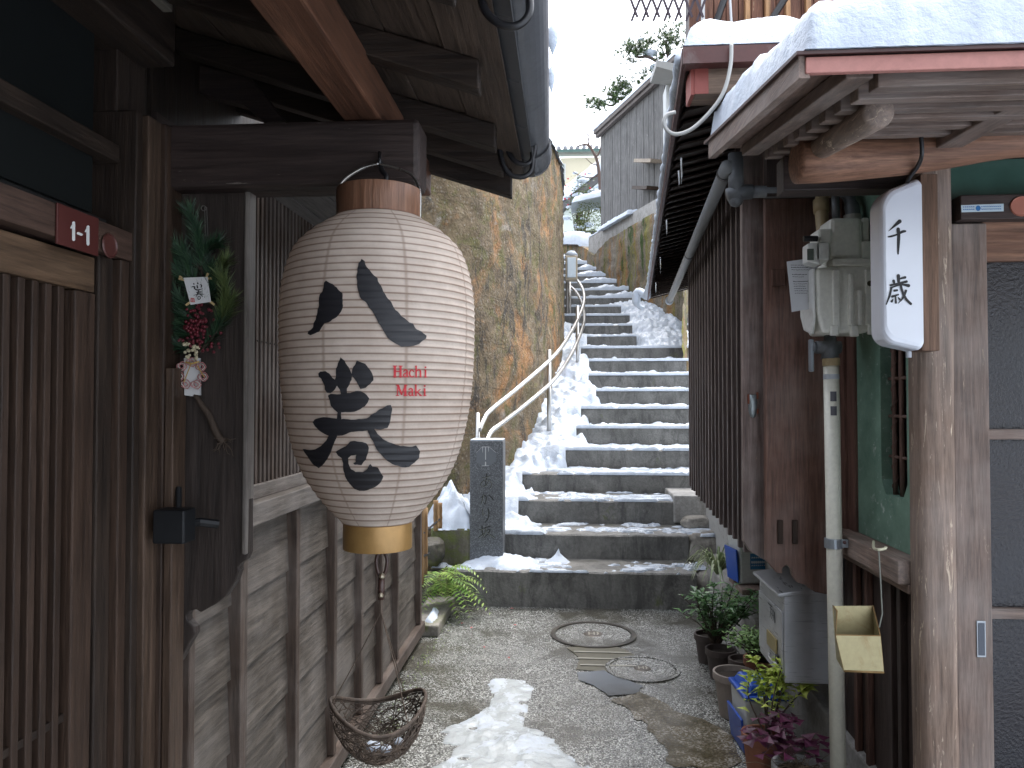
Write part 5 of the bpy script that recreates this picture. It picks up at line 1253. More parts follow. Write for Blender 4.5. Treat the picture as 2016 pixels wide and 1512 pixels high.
# diamond trellis hung out over the alley
tz = aty(1265, 0, 4.5); m = MB()
def tpnt(px, py): return aty(px, py, 4.5)
for k in range(-1, 6):
    x0 = 1267+k*21.5
    m.beam(tpnt(x0-20, -45), tpnt(x0+9.5, 34), .014, .006, (0, 1, 0)); 
    q0, q1 = tpnt(x0+31, -45), tpnt(x0-2, 40); q0.y += .008; q1.y += .008
    m.beam(q0, q1, .014, .006, (0, 1, 0))
m.build('diamond_trellis', plain('trellis_purple', (.04, .024, .034), .6), label='purple brown diamond trellis screen hanging against the white sky', cat='trellis')
# snow on that roof
slab_snow('roof_snow', lambda u, v: (lambda x, y: Vector((x, y, rzz(x, y)+.006)))(ex(lerp(2.41, 5.2, u))+.0+1.5*v-.01, lerp(2.405, 5.2, u)), 100, 60, lambda u, v: .105, 'rounded slab of snow on the roof behind the canopy, above red beam end', 5.0, seed=9.)
m = MB()
pts = []; 
for k in range(130):
    f = k/129; y = lerp(2.5, 8.15, f); pts.append(Vector((ex(y)-.012+.008*nz(k*.5, 2), y, EZ+.008+.008*nz(k*.4, 7))))
m.tube(pts, [.020+.009*nz(k*.37, 4)+.02*sm((k-105)/24) for k in range(130)], 10)
m.tube([Vector(q) for q in crom([pts[-1], aty(1256, 575, 8.2), aty(1253, 595, 8.2), aty(1262, 606, 8.2), aty(1269, 604, 8.2)], 6)], [.045]*13+[.04, .035, .03, .028, .026, .025, .024, .022, .02, .018, .015, .01], 12)
m.build('eave_snow', snowmat(), smooth=True, label='thin frosty roll of snow along the edge of dark lattice house eave', cat='snow')
m = MB(); cab = [(1440, 88), (1438, 130), (1425, 180), (1400, 218), (1365, 252), (1335, 264), (1315, 258), (1307, 240), (1314, 226), (1330, 221)]
m.tube([Vector(q) for q in crom([aty(a_, b_, 2.39) for a_, b_ in cab], 8)], .0062, 10); m.build('cable', plain('cable_white', (.42, .42, .40), .45), smooth=True, label='pale loop of cable hanging beside the red beam end', cat='cable')
ICE = NT('ice'); ICE.b.inputs['Transmission Weight'].default_value = .7; ICE.b.inputs['IOR'].default_value = 1.31; ICE = ICE.done((.9, .94, .97), .12)
m0 = None
for k, (px, py, Y, L) in enumerate([(1341, 320, 3.2, .09), (1336, 345, 3.3, .05), (1312, 440, 4.2, .07), (1300, 512, 5.6, .10), (1291, 560, 6.6, .09)]):
    p = aty(px, py, Y); m = MB(); m.tube([p+Vector((0, 0, .02)), p+Vector((.002, 0, -L*.5)), p+Vector((.001, 0, -L))], [.004, .003, .001], 7)
    m.build('icicle', ICE, smooth=True, label='thin icicle hanging from a stepped board of the dark eave', cat='icicle', group='icicles under the dark eave')

# =================================================================== MAILBOX
mb_ = thing('mailbox', 'stainless steel mailbox with brass name plate mounted under the scrolled board', 'mailbox', (1.05, 3.4, .35))
xf, yn, yf = .895, 3.24, 3.64; zb0 = aty(1538, 1345, yn).z; zt0 = aty(1538, 1166, yn).z
MST = NT('mailbox_steel'); v = MST.coord('Object', (1, 1, 30)); n1 = MST.noise(v, 8, 4, .6); n2 = MST.noise(MST.coord('Object'), 4, 5, .6)
MSTm = MST.done(MST.ramp(n2, [(.3, (.40, .41, .42)), (.7, (.58, .59, .61))]), MST.ramp(n1, [(.3, .25), (.7, .40)]), metal=.45)
m = MB(); m.hexa([(xf, yn, zb0), (1.19, yn, zb0), (1.19, yf, zb0), (xf, yf, zb0)], [(xf, yn, zt0), (1.19, yn, zt0+.005), (1.19, yf, zt0+.005), (xf, yf, zt0)]); m.build('body', MSTm, mb_, bevel=.004)
m = MB(); m.box(xf-.006, xf-.001, yn+.008, yf-.008, zb0+.03, zt0-.085); m.build('front_door', MSTm, mb_, bevel=.002)
m = MB(); m.hexa([(xf-.028, yn-.012, zt0-.018), (1.185, yn-.012, zt0+.010), (1.185, yf+.01, zt0+.010), (xf-.028, yf+.01, zt0-.018)], [(xf-.028, yn-.012, zt0-.004), (1.185, yn-.012, zt0+.05), (1.185, yf+.01, zt0+.05), (xf-.028, yf+.01, zt0-.004)]); m.build('hood', MSTm, mb_, bevel=.004)
m = MB(); m.box(xf-.014, xf-.0065, yn+.075, yn+.23, zb0+.09, zb0+.155); m.build('name_plate', dirty('brass_plate', (.40, .33, .16), (.25, .2, .1), .35, .6, .3), mb_, bevel=.004)
m = MB(); m.box(xf-.016, xf-.0065, yn+.05, yn+.085, zb0+.06, zb0+.095); m.build('latch', plain('latch_dark', (.04, .04, .045), .4, .5), mb_, bevel=.003)
m = MB(); m.tube([(xf-.010, yn+.05, zb0+.058), (xf-.022, yn+.10, zb0+.052), (xf-.022, yn+.16, zb0+.055), (xf-.008, yn+.2, zb0+.06)], .004, 8); m.build('pull_wire', MSTm, mb_, smooth=True)
def onm(y, z, l): return Vector((xf-.0068-l, y, z))
S_ = []
for k, (dy, dz) in enumerate(((.19, .0), (.165, -.004), (.14, .002))):
    yy = yn+dy; zz = zt0-.135; S_ += [[(yy, zz+.022, .006), (yy-.012, zz+.02, .006), (yy-.010, zz-.004, .005), (yy, zz-.02, .006)], [(yy-.002, zz+.004, .005), (yy-.016, zz-.002, .005)]]
S_ += [[(yn+.115, zt0-.115, .012), (yn+.113, zt0-.155, .011)], [(yn+.22, zt0-.10, .006), (yn+.15, zt0-.10, .006)]]
m = MB(); strokes(m, S_, onm, 4, .001); m.build('raised_lettering', plain('lettering_dark', (.035, .04, .045), .5), mb_)

# =================================================================== TIN SCOOP ON HOOK
TIN = dirty('tin_brass', (.36, .31, .17), (.24, .14, .06), .38, .5, .5, 7.)
TY = 2.42
sc_ = thing('tin_scoop', 'old brassy tin scoop hanging by wire from a hook under the window', 'scoop', tuple(aty(1695, 1325, TY)))
A = [aty(1645, 1250, TY), aty(1733, 1252, TY), aty(1740, 1325, TY), aty(1662, 1322, TY)]
Bk = [aty(1660, 1208, TY)+Vector((0, .09, 0)), aty(1742, 1208, TY)+Vector((0, .09, 0)), aty(1748, 1318, TY)+Vector((0, .09, 0)), aty(1668, 1316, TY)+Vector((0, .09, 0))]
m = MB()
m.quad(*A); m.quad(*Bk); m.quad(A[3], A[2], Bk[2], Bk[3]); m.quad(A[0], A[3], Bk[3], Bk[0]); m.quad(A[1], A[2], Bk[2], Bk[1])
e = aty(1648, 1203, TY); m.f([m.v(p) for p in (A[0], e, Bk[0])])
o_ = m.build('pan', TIN, sc_, normals=False); sd_ = o_.modifiers.new('thick', 'SOLIDIFY'); sd_.thickness = .0018
m = MB(); m.tube([Bk[0], e, A[0], A[1], Bk[1]], .0026, 6); m.tube([A[0], A[3], A[2], A[1]], .0018, 6); m.tube([A[3]+Vector((0, -.001, .002)), A[2]+Vector((0, -.001, .002))], .0035, 6); m.build('rolled_edge', dirty('tin_rust', (.24, .15, .06), (.12, .06, .03), .5, .4), sc_, smooth=True)
m = MB(); hk = aty(1730, 1082, TY); m.tube([hk, aty(1734, 1150, TY), aty(1737, 1208, TY), aty(1731, 1235, TY)], .0022, 6); m.build('hanging_wire', plain('wire_grey', (.22, .23, .20), .5, .4), sc_)
m = MB(); m.tube([Vector(q) for q in crom([aty(1720, 1066, 2.60), aty(1720, 1078, 2.50), aty(1728, 1082, TY), aty(1742, 1080, TY), aty(1744, 1076, TY)], 5)], .0045, 8); m.build('hook', plain('hook_cream', (.55, .53, .38), .4), label='cream plastic hook screwed to the window sill', cat='hook', smooth=True)

# =================================================================== SNOW ON THE STAIRS AND GROUND
def step_h(x, y):
    if y < YS[0]: return 0.
    for i in range(len(YS)-1):
        if y < YS[i+1]: return HS[i]
    return HS[-1]
DR = [(5.75, -.40), (6.1, -.22), (6.28, -.12), (6.5, -.28), (6.9, -.28), (7.3, -.25), (7.6, -.30), (8.0, .08), (8.4, .25), (8.9, .30), (9.5, .42), (10, .40), (10.5, .34), (11, .30), (11.5, .28), (12.2, .20), (13.2, .10), (14, 0)]
def stair_thick(x, y):
    xl = wall_left_x(y) if y > 7 else -.82
    t = 0.; global BIG; BIG = 0.
    xr = interp(DR, y)-.03+.16*nz(x*2, y*2.6, 1)+.15*nz(x*7, y*7, 3)
    if 6.29 < y < 14.2 and x > xl-.15:
        d = xr-x
        if d > 0:
            mx_ = interp([(5.7, .05), (6.2, .08), (6.6, .10), (7.2, .11), (8, .14), (9.5, .16), (11, .14), (12.5, .10), (14, .07)], y)
            t = max(t, mx_*(1-math.exp(-d*5.5))*max(0, 1+.55*nz(x*3.2, y*3.2, 8)+.28*nz(x*9, y*9, 4)))
    # right hand heaps
    xa = interp([(10.9, 1.15), (11.4, 1.02), (12.0, .98), (12.5, .92), (13, .80), (13.5, .68), (14, .50), (14.5, .30), (15, .15), (16, -.1), (17, -.6), (19, -1.5)], y)+.22*nz(x*2, y*3, 12)+.12*nz(x*6, y*7, 14)
    if y > 10.9:
        d = min(x-xa, right_x(y)+.25-x)
        i = max(k for k in range(len(YS)) if y >= YS[k]); yf = (y-YS[i])/.5
        q_ = (1-(1-clamp(yf/.3+.12))**2)**.5 if y > 13.3 else 1.
        if d > 0: t = max(t, (.11+.03*sm((13.5-y)/.8)*sm((y-10.9)/.5))*q_*sm((y-10.9)/.35)*(1-math.exp(-d*6))*max(0, 1+.5*nz(x*3, y*3, 21)+.35*nz(x*10, y*10, 2)))
    BIG = t
    # thin crust on the treads
    if y > 5.8:
        n_ = nz(x*2.3, y*4.2, 31)+.5*nz(x*11, y*11, 2); lim = interp([(5.8, .42), (6.3, .25), (7.4, -.05), (8., -.32), (9.5, -.42), (20, -.4)], y)
        i = max(k for k in range(len(YS)) if y >= YS[k]); w_ = YS[i+1]-YS[i] if i+1 < len(YS) else .5; f = (y-YS[i])/w_
        n_ += .28 if f < .55 else -.1
        if n_ > lim and x < right_x(y)+.2: t = max(t, clamp((n_-lim)*.07, 0, interp([(5.8, .012), (8, .026), (10, .042)], y)*(1+.5*nz(x*6, y*9, 5))))
    return t
def avg_h(x, y):
    return sum(step_h(x, y+d) for d in (-.33, -.25, -.17, -.08, 0, .08, .17, .25, .33))/9
m = MB(); X0, X1, Y0, Y1 = -1.05, 1.95, 5.75, 16.6
NXs, NYs = 150, 620
TH = {}; TB = {}
V = {}
def gy(j): return lerp(Y0, Y1, (j/NYs)**1.15)
for i in range(NXs+1):
    for j in range(NYs+1):
        x = lerp(X0, X1, i/NXs); y = gy(j)
        TH[i, j] = stair_thick(x, y); TB[i, j] = BIG
def vert(i, j):
    if (i, j) in V: return V[i, j]
    x = lerp(X0, X1, i/NXs); y = gy(j); t = TH[i, j]; h = step_h(x, y); k = clamp((t-.03)/.09)*.9*(0 if y > 13.3 and x > wall_left_x(y)+.45 else 1)
    z = lerp(h, max(avg_h(x, y), h-.16), k)+t
    if y < 5.8 and t < .02: z = HS[0]-.01
    if k > 0: z += k*(.05*nz(x*4.5, y*4.5, 40)+.018*nz(x*11, y*11, 41))
    if t <= .0006: z = h-.012
    V[i, j] = m.v((x+.006*nz(x*20, y*20, 3), y-(.012 if t > .01 else 0), z)); return V[i, j]
for i in range(NXs):
    for j in range(NYs):
        q = [(i, j), (i+1, j), (i+1, j+1), (i, j+1)]
        ts = [TH[a_] for a_ in q]
        if max(ts) < .003: continue
        ys_ = [gy(j), gy(j+1)]
        if step_h(0, ys_[0]) != step_h(0, ys_[1]) and (min(TB[a_] for a_ in q) < .045 or (ys_[0] > 13.3 and lerp(X0, X1, i/NXs) > wall_left_x(ys_[0])+.4)):
            if max(TH[i, j+1], TH[i+1, j+1]) > .003:
                a_, b_ = vert(i, j+1), vert(i+1, j+1); hh = step_h(0, ys_[1])-.008
                if a_.co.z > hh+.009 or b_.co.z > hh+.009: m.f([m.v((a_.co.x, a_.co.y, hh)), m.v((b_.co.x, b_.co.y, hh)), b_, a_])
            continue
        if gy(j) < 5.79: continue
        m.f([vert(*a_) for a_ in q])
m.build('stair_snow', snowmat('snow_trodden', .15), smooth=True, label='trodden snow banked along the stairs', cat='snow', kind='stuff', normals=False)
def heap(name, fn_in, x0, x1, y0, y1, res, base, thick, label, mat=None, amp=.35, seed=0., fr=5., kind=None):
    m = MB(); nx, ny = int((x1-x0)/res), int((y1-y0)/res); V = {}; D = {}
    for i in range(nx+1):
        for j in range(ny+1):
            x = lerp(x0, x1, i/nx); y = lerp(y0, y1, j/ny); D[i, j] = fn_in(x, y)
    def vt(i, j):
        if (i, j) not in V:
            x = lerp(x0, x1, i/nx); y = lerp(y0, y1, j/ny); d = D[i, j]
            t = thick*(1-math.exp(-max(0, d)*fr))*(1+amp*nz(x*5, y*5, seed)+amp*.7*nz(x*16, y*16, seed+3)) if d > 0 else -.012
            V[i, j] = m.v((x, y, base+t))
        return V[i, j]
    for i in range(nx):
        for j in range(ny):
            q = [(i, j), (i+1, j), (i+1, j+1), (i, j+1)]
            if max(D[a_] for a_ in q) > 0: m.f([vt(*a_) for a_ in q])
    return m.build(name, mat or snowmat(), smooth=True, label=label, cat='snow', normals=False, kind=kind)
def polydist(poly):
    def f(x, y):
        c = False; n = len(poly); j = n-1; dm = 9
        for i in range(n):
            (ax, ay), (bx, by) = poly[i], poly[j]
            if ((ay > y) != (by > y)) and x < (bx-ax)*(y-ay)/(by-ay)+ax: c = not c
            vx, vy = bx-ax, by-ay; t = clamp(((x-ax)*vx+(y-ay)*vy)/(vx*vx+vy*vy+1e-9)); dm = min(dm, math.hypot(x-ax-vx*t, y-ay-vy*t)); j = i
        return (dm if c else -dm)-.05*max(0, nz(x*6, y*6, 17)-.18)*3+.012*nz(x*14, y*14, 6)+.006*nz(x*45, y*45, 2)
    return f
gp_ = [(969, 1336), (995, 1335), (1032, 1341), (1052, 1356), (1044, 1378), (1038, 1402), (1030, 1430), (1064, 1437), (1090, 1457), (1112, 1483), (1150, 1500), (1190, 1540), (1200, 1580), (820, 1580), (838, 1520), (885, 1490), (900, 1470), (866, 1464), (868, 1438), (890, 1428), (925, 1416), (962, 1390), (972, 1366), (960, 1350)]
gpw = [(lambda q: (q.x, q.y))(atz(a_, b_, 0)) for a_, b_ in gp_]
heap('ground_snow', polydist(gpw), min(p[0] for p in gpw)-.05, max(p[0] for p in gpw)+.05, min(p[1] for p in gpw)-.05, max(p[1] for p in gpw)+.05, .010, .002, .015, 'half melted slushy patch of snow on the alley paving', snowmat('snow_slush', 1.), .9, 4., 12.)
heap('snow_heap', polydist([(-1.10, 6.0), (-.75, 6.04), (-.74, 6.4), (-1.0, 6.62), (-1.2, 6.5)]), -1.25, -.68, 5.95, 6.7, .016, .55, .33, 'tall lump of snow heaped on the mossy block beside the stone pillar', None, .28, 3., 9.)
heap('snow_heap', polydist([(-.84, 5.83), (-.40, 5.82), (-.20, 5.90), (-.22, 6.18), (-.45, 6.28), (-.8, 6.26)]), -.9, -.1, 5.8, 6.32, .014, HS[0], .075, 'low snow bank around the foot of stone pillar on lowest step', None, .4, 13., 11.)
p = atz(1100, 1085, HS[0]); m = MB()
m.lathe([(0, .11), (.02, .07), (.05, .03), (.10, .0)], (p.x, 6.14, HS[0]), 9); 
for q in m.bm.verts: q.co += Vector((.02*nz(q.co.x*20, q.co.y*20, q.co.z*20), .02*nz(q.co.x*20, q.co.y*20, 5), 0))
m.build('snow_chunk', snowmat(), smooth=True, label='small pointed chunk of snow standing on the lowest step', cat='snow')
heap('snow_heap', polydist([(-.955, 5.10), (-.90, 5.06), (-.885, 5.22), (-.91, 5.40), (-.955, 5.44)]), -1.0, -.84, 5.0, 5.5, .010, .074, .075, 'small snow lump on the curb by the end of clapboard wall', None, .3, 8., 16.)

# =================================================================== PLANTS AND POTS
PLT = dirty('pot_plastic_dark', (.06, .045, .04), (.11, .09, .08), .5, 0, .3); TER = dirty('terracotta', (.24, .095, .055), (.13, .08, .05), .75, 0, .4); WHP = dirty('pot_white', (.55, .56, .56), (.35, .33, .28), .4, 0, .2); GRP = dirty('pot_taupe', (.27, .23, .20), (.16, .13, .11), .55, 0, .3)
SOIL = dirty('soil', (.030, .022, .016), (.07, .05, .035), .9, 0, .4)
def pot(x, y, r, h, mat, label, z=0, rim=.012, tap=.74):
    t = thing('plant_pot', label, 'pot', (x, y, z))
    m = MB(); m.lathe([(0, 0), (r*tap, 0), (r*.97, h-.035), (r+rim*.5, h-.034), (r+rim*.5, h), (r-.006, h), (r-.012, h-.03)], (x, y, z), 30); m.build('pot', mat, t, smooth=False, bevel=.0015)
    m = MB(); m.lathe([(0, h-.022), (r*.5, h-.018), (r-.011, h-.028)], (x, y, z), 16); m.build('soil', SOIL, t, smooth=True)
    return t
def G(px, py): return atz(px, py, 0)
g1_, g2_ = G(1418, 1335), G(1405, 1312)
pot(.845, 4.66, .08, .17, PLT, 'dark pot of the glossy shrub farthest from the camera'); pot(.865, 4.40, .08, .165, PLT, 'dark brown pot in front of the far dark pot'); pot(.945, 4.22, .07, .17, PLT, 'small dark pot half behind the big taupe planter')
pot(.83, 3.88, .10, .215, GRP, 'taupe planter with wide rim behind the blue and white bin'); pot(1.0, 4.04, .085, .175, TER, 'terracotta pot under the fresh green small leaved herb', .06)
box('foot', CUR, bpy.data.objects['plant_pot.004'], .93, 1.07, 3.97, 4.11, 0, .058, .008)
pot(.80, 3.24, .075, .19, TER, 'terracotta rimmed pot behind the white pot of purple leaves'); pot(.885, 3.04, .09, .155, WHP, 'white pot with dry grass at the bottom picture edge')
def bush(name, c, rx, ry, rz_, n, L, W, mat, label, cat='plant', stems=6, base=None, seed=1, upb=.3, stemmat=None, sr=.004, extra=None):
    rnd = random.Random(seed); base = base or (c[0], c[1], c[2]-rz_)
    t = thing(name, label, cat, base); s_ = MB(); l_ = MB(); tips = []
    for k in range(stems):
        th = rnd.random()*6.28; q = math.sqrt(rnd.random())*.9
        e = Vector((c[0]+rx*q*math.cos(th), c[1]+ry*q*math.sin(th), c[2]+rz_*rnd.uniform(.1, .95)*(1-.5*q*q)))
        b_ = Vector(base)+Vector((rnd.gauss(0, .012), rnd.gauss(0, .012), 0)); md = lerp(b_, e, .5)+Vector((rnd.gauss(0, .02), rnd.gauss(0, .02), .03))
        pts = [Vector(v) for v in crom([b_, md, e], 6)]; s_.tube(pts, [sr*(1-.65*i/len(pts)) for i in range(len(pts))], 6); tips.append(pts)
    for k in range(n):
        pts = rnd.choice(tips); i = int(lerp(3, len(pts)-1, rnd.random()**.6)); p = pts[i]+Vector((rnd.gauss(0, .006), rnd.gauss(0, .006), rnd.gauss(0, .006)))
        if extra: p = p+Vector((rnd.gauss(0, extra), rnd.gauss(0, extra), rnd.gauss(0, extra*.6)))
        th = rnd.random()*6.28; d = Vector((math.cos(th), math.sin(th), rnd.uniform(-.35, .6)+upb*.4))
        f = rnd.uniform(.6, 1.15); l_.leaf(p, d, (0, 0, 1), L*f, W*f)
    s_.build('stem', stemmat or TWG, t, smooth=True); l_.build('leaves', mat, t, normals=False); return t
GLO = leafmat('leaf_glossy', (.05, .125, .045), (.20, .35, .15), .28); MINT = leafmat('leaf_mint', (.12, .24, .07), (.34, .50, .19)); YGR = leafmat('leaf_yellow', (.34, .46, .07), (.60, .66, .16)); PUR = leafmat('leaf_purple', (.05, .010, .03), (.13, .025, .07), .5); SPI = leafmat('leaf_spider', (.22, .30, .14), (.55, .58, .38))
bush('shrub', (.88, 4.50, .33), .29, .23, .22, 560, .066, .030, GLO, 'glossy dark green shrub in the far dark pots', seed=4, stems=30, base=(.86, 4.52, .14))
bush('shrub', (.98, 4.72, .33), .12, .12, .13, 260, .03, .018, MINT, 'bright light green foliage behind the glossy shrub', seed=14, stems=12, base=(.88, 4.66, .14))
bush('herb', (.95, 3.98, .31), .18, .15, .10, 900, .028, .021, MINT, 'small leaved fresh green herb spilling from the terracotta pot', seed=6, stems=40, base=(.99, 4.02, .21), extra=.014)
bush('maple_seedling', (.885, 3.34, .36), .18, .13, .18, 330, .052, .030, YGR, 'yellow green seedling with lobed leaves standing over the blue bin', seed=9, stems=11, base=(.82, 3.24, .17))
# purple oxalis: each stalk carries three triangular leaves
def oxalis(cx, cy, z0, n, rx, ry, h, seed):
    rnd = random.Random(seed); t = thing('oxalis', 'dark purple shamrock plant growing from the white pot', 'plant', (cx, cy, z0)); s_ = MB(); l_ = MB()
    for k in range(n):
        th = rnd.random()*6.28; q = math.sqrt(rnd.random()); e = Vector((cx+rx*q*math.cos(th), cy+ry*q*math.sin(th), z0+h*rnd.uniform(.45, 1)*(1-.35*q)))
        s_.tube([Vector(v) for v in crom([(cx, cy, z0), lerp(Vector((cx, cy, z0)), e, .6)+Vector((0, 0, .03)), e], 4)], .0014, 5)
        a0 = rnd.random()*6.28; S = rnd.uniform(.032, .048); dr = rnd.uniform(.15, .5)
        for j in range(3):
            a_ = a0+j*2.09; d = Vector((math.cos(a_), math.sin(a_), -dr)); w_ = Vector((-math.sin(a_), math.cos(a_), 0)); v0 = l_.v(e); c_ = l_.v(e+d*S*.8)
            x_ = l_.v(e+d*S+w_*S*.62+Vector((0, 0, .006))); y_ = l_.v(e+d*S-w_*S*.62+Vector((0, 0, .006))); l_.f([v0, x_, c_]); l_.f([v0, c_, y_])
    s_.build('stem', plain('stem_mauve', (.16, .07, .08), .5), t); l_.build('leaves', PUR, t, normals=False)
oxalis(.85, 3.10, .14, 40, .15, .13, .20, 3)
m = MB(); rnd = random.Random(12)
for k in range(70):
    th = rnd.random()*6.28; q = rnd.random()*.08; b_ = Vector((.885+q*math.cos(th), 3.04+q*math.sin(th), .135)); d = Vector((rnd.gauss(0, .05), rnd.gauss(0, .05), rnd.uniform(.0, .05)))
    m.tube([b_, b_+d*.6+Vector((0, 0, .01)), b_+d], .0011, 4)
m.build('dry_grass', wood('straw_dry', (.16, .11, .07), (.32, .25, .17), 'Z', .7), label='dry straw coloured stalks lying in the white pot', cat='dry plant')
def blades(name, c, n, L, W, mat, label, seed, cat='plant'):
    rnd = random.Random(seed); m = MB()
    for k in range(n):
        th = rnd.random()*6.28; out = rnd.uniform(.35, 1.); l = L*rnd.uniform(.65, 1.1); p0 = Vector(c); sd = Vector((-math.sin(th), math.cos(th), 0)); prev = None
        for j in range(8):
            u = j/7; p = p0+Vector((math.cos(th)*out*l*u, math.sin(th)*out*l*u, l*(.75*math.sin(u*2.2)*(1.1-out*.55)-u*u*.45*out))); w_ = W*(1-u)**.6*.5+.0006
            a_, b_ = m.v(p-sd*w_), m.v(p+sd*w_+Vector((0, 0, .002)))
            if prev: m.f([prev[0], a_, b_, prev[1]])
            prev = (a_, b_)
    return m.build(name, mat, label=label, cat=cat, normals=False)
p = aty(1412, 1125, 5.15); blades('spider_plant', (p.x, p.y, p.z-.02), 90, .34, .017, SPI, 'striped pale spider plant arching beside the farther blue lidded bin', 5)
# blue lidded bins
BLU = plain('lid_blue', (.012, .075, .42), .35); BINW = dirty('bin_white', (.56, .58, .56), (.38, .38, .34), .4, 0, .2)
def binbox(x, y, z, w_, d, h, rz_, label, text):
    t = thing('lidded_bin', label, 'bin', (x, y, z)); mt = Matrix.Rotation(rz_, 3, 'Z')
    def tf(m):
        for q in m.bm.verts: q.co = Vector((x, y, z))+mt @ Vector(q.co)
        return m
    k = .86
    m = MB(); m.hexa([(-w_/2*k, -d/2*k, 0), (w_/2*k, -d/2*k, 0), (w_/2*k, d/2*k, 0), (-w_/2*k, d/2*k, 0)], [(-w_/2, -d/2, h*.8), (w_/2, -d/2, h*.8), (w_/2, d/2, h*.8), (-w_/2, d/2, h*.8)]); tf(m).build('bucket', BINW, t, bevel=.012)
    m = MB(); e = .008; m.box(-w_/2-e, w_/2+e, -d/2-e, d/2+e, h*.8+.001, h*.87); m.hexa([(-w_/2+.01, -d/2+.01, h*.87), (w_/2-.01, -d/2+.01, h*.87), (w_/2-.01, d/2-.01, h*.87), (-w_/2+.01, d/2-.01, h*.87)], [(-w_/2+.03, -d/2+.03, h), (w_/2-.03, -d/2+.03, h), (w_/2-.03, d/2-.03, h), (-w_/2+.03, d/2-.03, h)]); tf(m).build('lid', BLU, t, bevel=.008)
    m = MB(); m.hexa([(-w_/2*.93-.010, -d*.42, h*.02), (-w_/2*.93-.004, -d*.42, h*.02), (-w_/2*.93-.004, d*.42, h*.02), (-w_/2*.93-.010, d*.42, h*.02)], [(-w_/2*1.0-.020, -d*.46, h*.52), (-w_/2*1.0-.008, -d*.46, h*.52), (-w_/2*1.0-.008, d*.46, h*.52), (-w_/2*1.0-.020, d*.46, h*.52)]); tf(m).build('handle_flap', BLU, t, bevel=.004)
    if text:
        def on(u, v, l): f = (v*h*.8)/(h*.8); return Vector((x, y, z))+mt @ Vector((u*w_, -d/2*lerp(k, 1, v)-l-.0008, v*h*.8))
        m = MB(); m.f([m.v(on(*q, .0004)) for q in ((-.16, .28), (.42, .28), (.44, .58), (-.17, .58))]); m.build('label_panel', plain('panel_blue', (.03, .19, .40), .45), t, normals=False)
        m = MB(); S_ = []
        for r, (v0, w0) in enumerate(((.50, .03), (.42, .05), (.35, .02))):
            u = -.12
            while u < .38: S_.append([(u, v0, w0), (u+.03, v0+.01*(-1)**r, w0*.8)]); u += .062
        strokes(m, S_, on, 1, .0012, .00001); m.build('panel_print', plain('print_pale', (.55, .62, .66), .5), t)
        m = MB(); S_ = []
        for r in range(3):
            for q in range(4-r): S_.append([(-.2+q*.055, .76-r*.05, .022), (-.17+q*.055, .755-r*.05, .02)])
        S_ += [[(.16, .66, .05), (.2, .78, .04), (.3, .80, .04), (.36, .70, .04)], [(.22, .62, .05), (.24, .72, .04)], [(.32, .66, .04), (.30, .60, .05)]]
        strokes(m, S_, on, 3, .0008, .00001); m.build('blue_print', plain('print_blue', (.02, .16, .42), .5), t)
    return t
q = aty(1462, 1150, 4.75); binbox(1.125, 4.82, q.z+.005, .21, .20, .40, R(10), 'white bin with blue lid and blue label, standing under the lattice', True)
box('ledge_board', WB('Y'), bpy.data.objects[fh.name], 1.03, 1.25, 4.6, 4.97, q.z-.03, q.z, .004)
binbox(.865, 3.56, 0, .185, .24, .30, R(4), 'white bin with blue lid on the ground among the potted plants', False)
# ferns
FERN = leafmat('fern_green', (.08, .18, .03), (.30, .42, .10))
def fern(c, fronds, label, seed):
    rnd = random.Random(seed); t = thing('fern', label, 'fern', c); s_ = MB(); l_ = MB()
    for th, L, up in fronds:
        pts = []
        for j in range(15):
            u = j/14; pts.append(Vector(c)+Vector((math.cos(th)*L*u*.8, math.sin(th)*L*u*.8, L*(up*u-(.55+up*.45)*u*u))))
        s_.tube(pts, [.0022*(1-.7*j/15) for j in range(15)], 5)
        for j in range(2, 15):
            d = (pts[j]-pts[j-1]).normalized(); sd = d.cross(Vector((0, 0, 1))).normalized(); l = L*.17*math.sin(math.pi*(j/15)**.8)**.8+.008
            for sg in (-1, 1): l_.leaf(pts[j], sd*sg+d*.35+Vector((0, 0, -.08)), (0, 0, 1), l, l*.30, .08)
    s_.build('stem', plain('fern_stem', (.16, .16, .05), .6), t); l_.build('leaves', FERN, t, normals=False)
fern((-.96, 5.55, .22), [(-1.2, .34, .9), (-.3, .38, .8), (.3, .34, 1.0), (-2., .28, .9), (-.8, .40, 1.1), (.9, .3, 1.2), (-1.6, .38, 1.2), (0., .42, 1.2)], 'dark green fern arching at the end of the clapboard wall', 1)
fern((-.90, 5.62, .15), [(-1.6, .42, .9), (-.7, .46, .8), (-.15, .40, 1.1), (-1.1, .45, .5), (-2.2, .35, .6), (.4, .32, .9), (-1.35, .40, 1.1), (-.4, .48, .6), (-.95, .5, .7), (-1.9, .42, .7)], 'yellow green fern drooping over the curb beside the lowest step', 2)
m = MB(); rnd = random.Random(2)
for k in range(160):
    x, y = -.845+rnd.gauss(0, .035), rnd.uniform(3.4, 5.7); m.leaf((x, y, .005), (rnd.gauss(0, 1), rnd.gauss(0, 1), .5), (0, 0, 1), rnd.uniform(.012, .03), .010)
m.build('moss_tufts', leafmat('moss_leaf', (.05, .09, .02), (.16, .20, .05)), kind='stuff', label='small moss and weeds along the left edge of paving', cat='moss', normals=False)
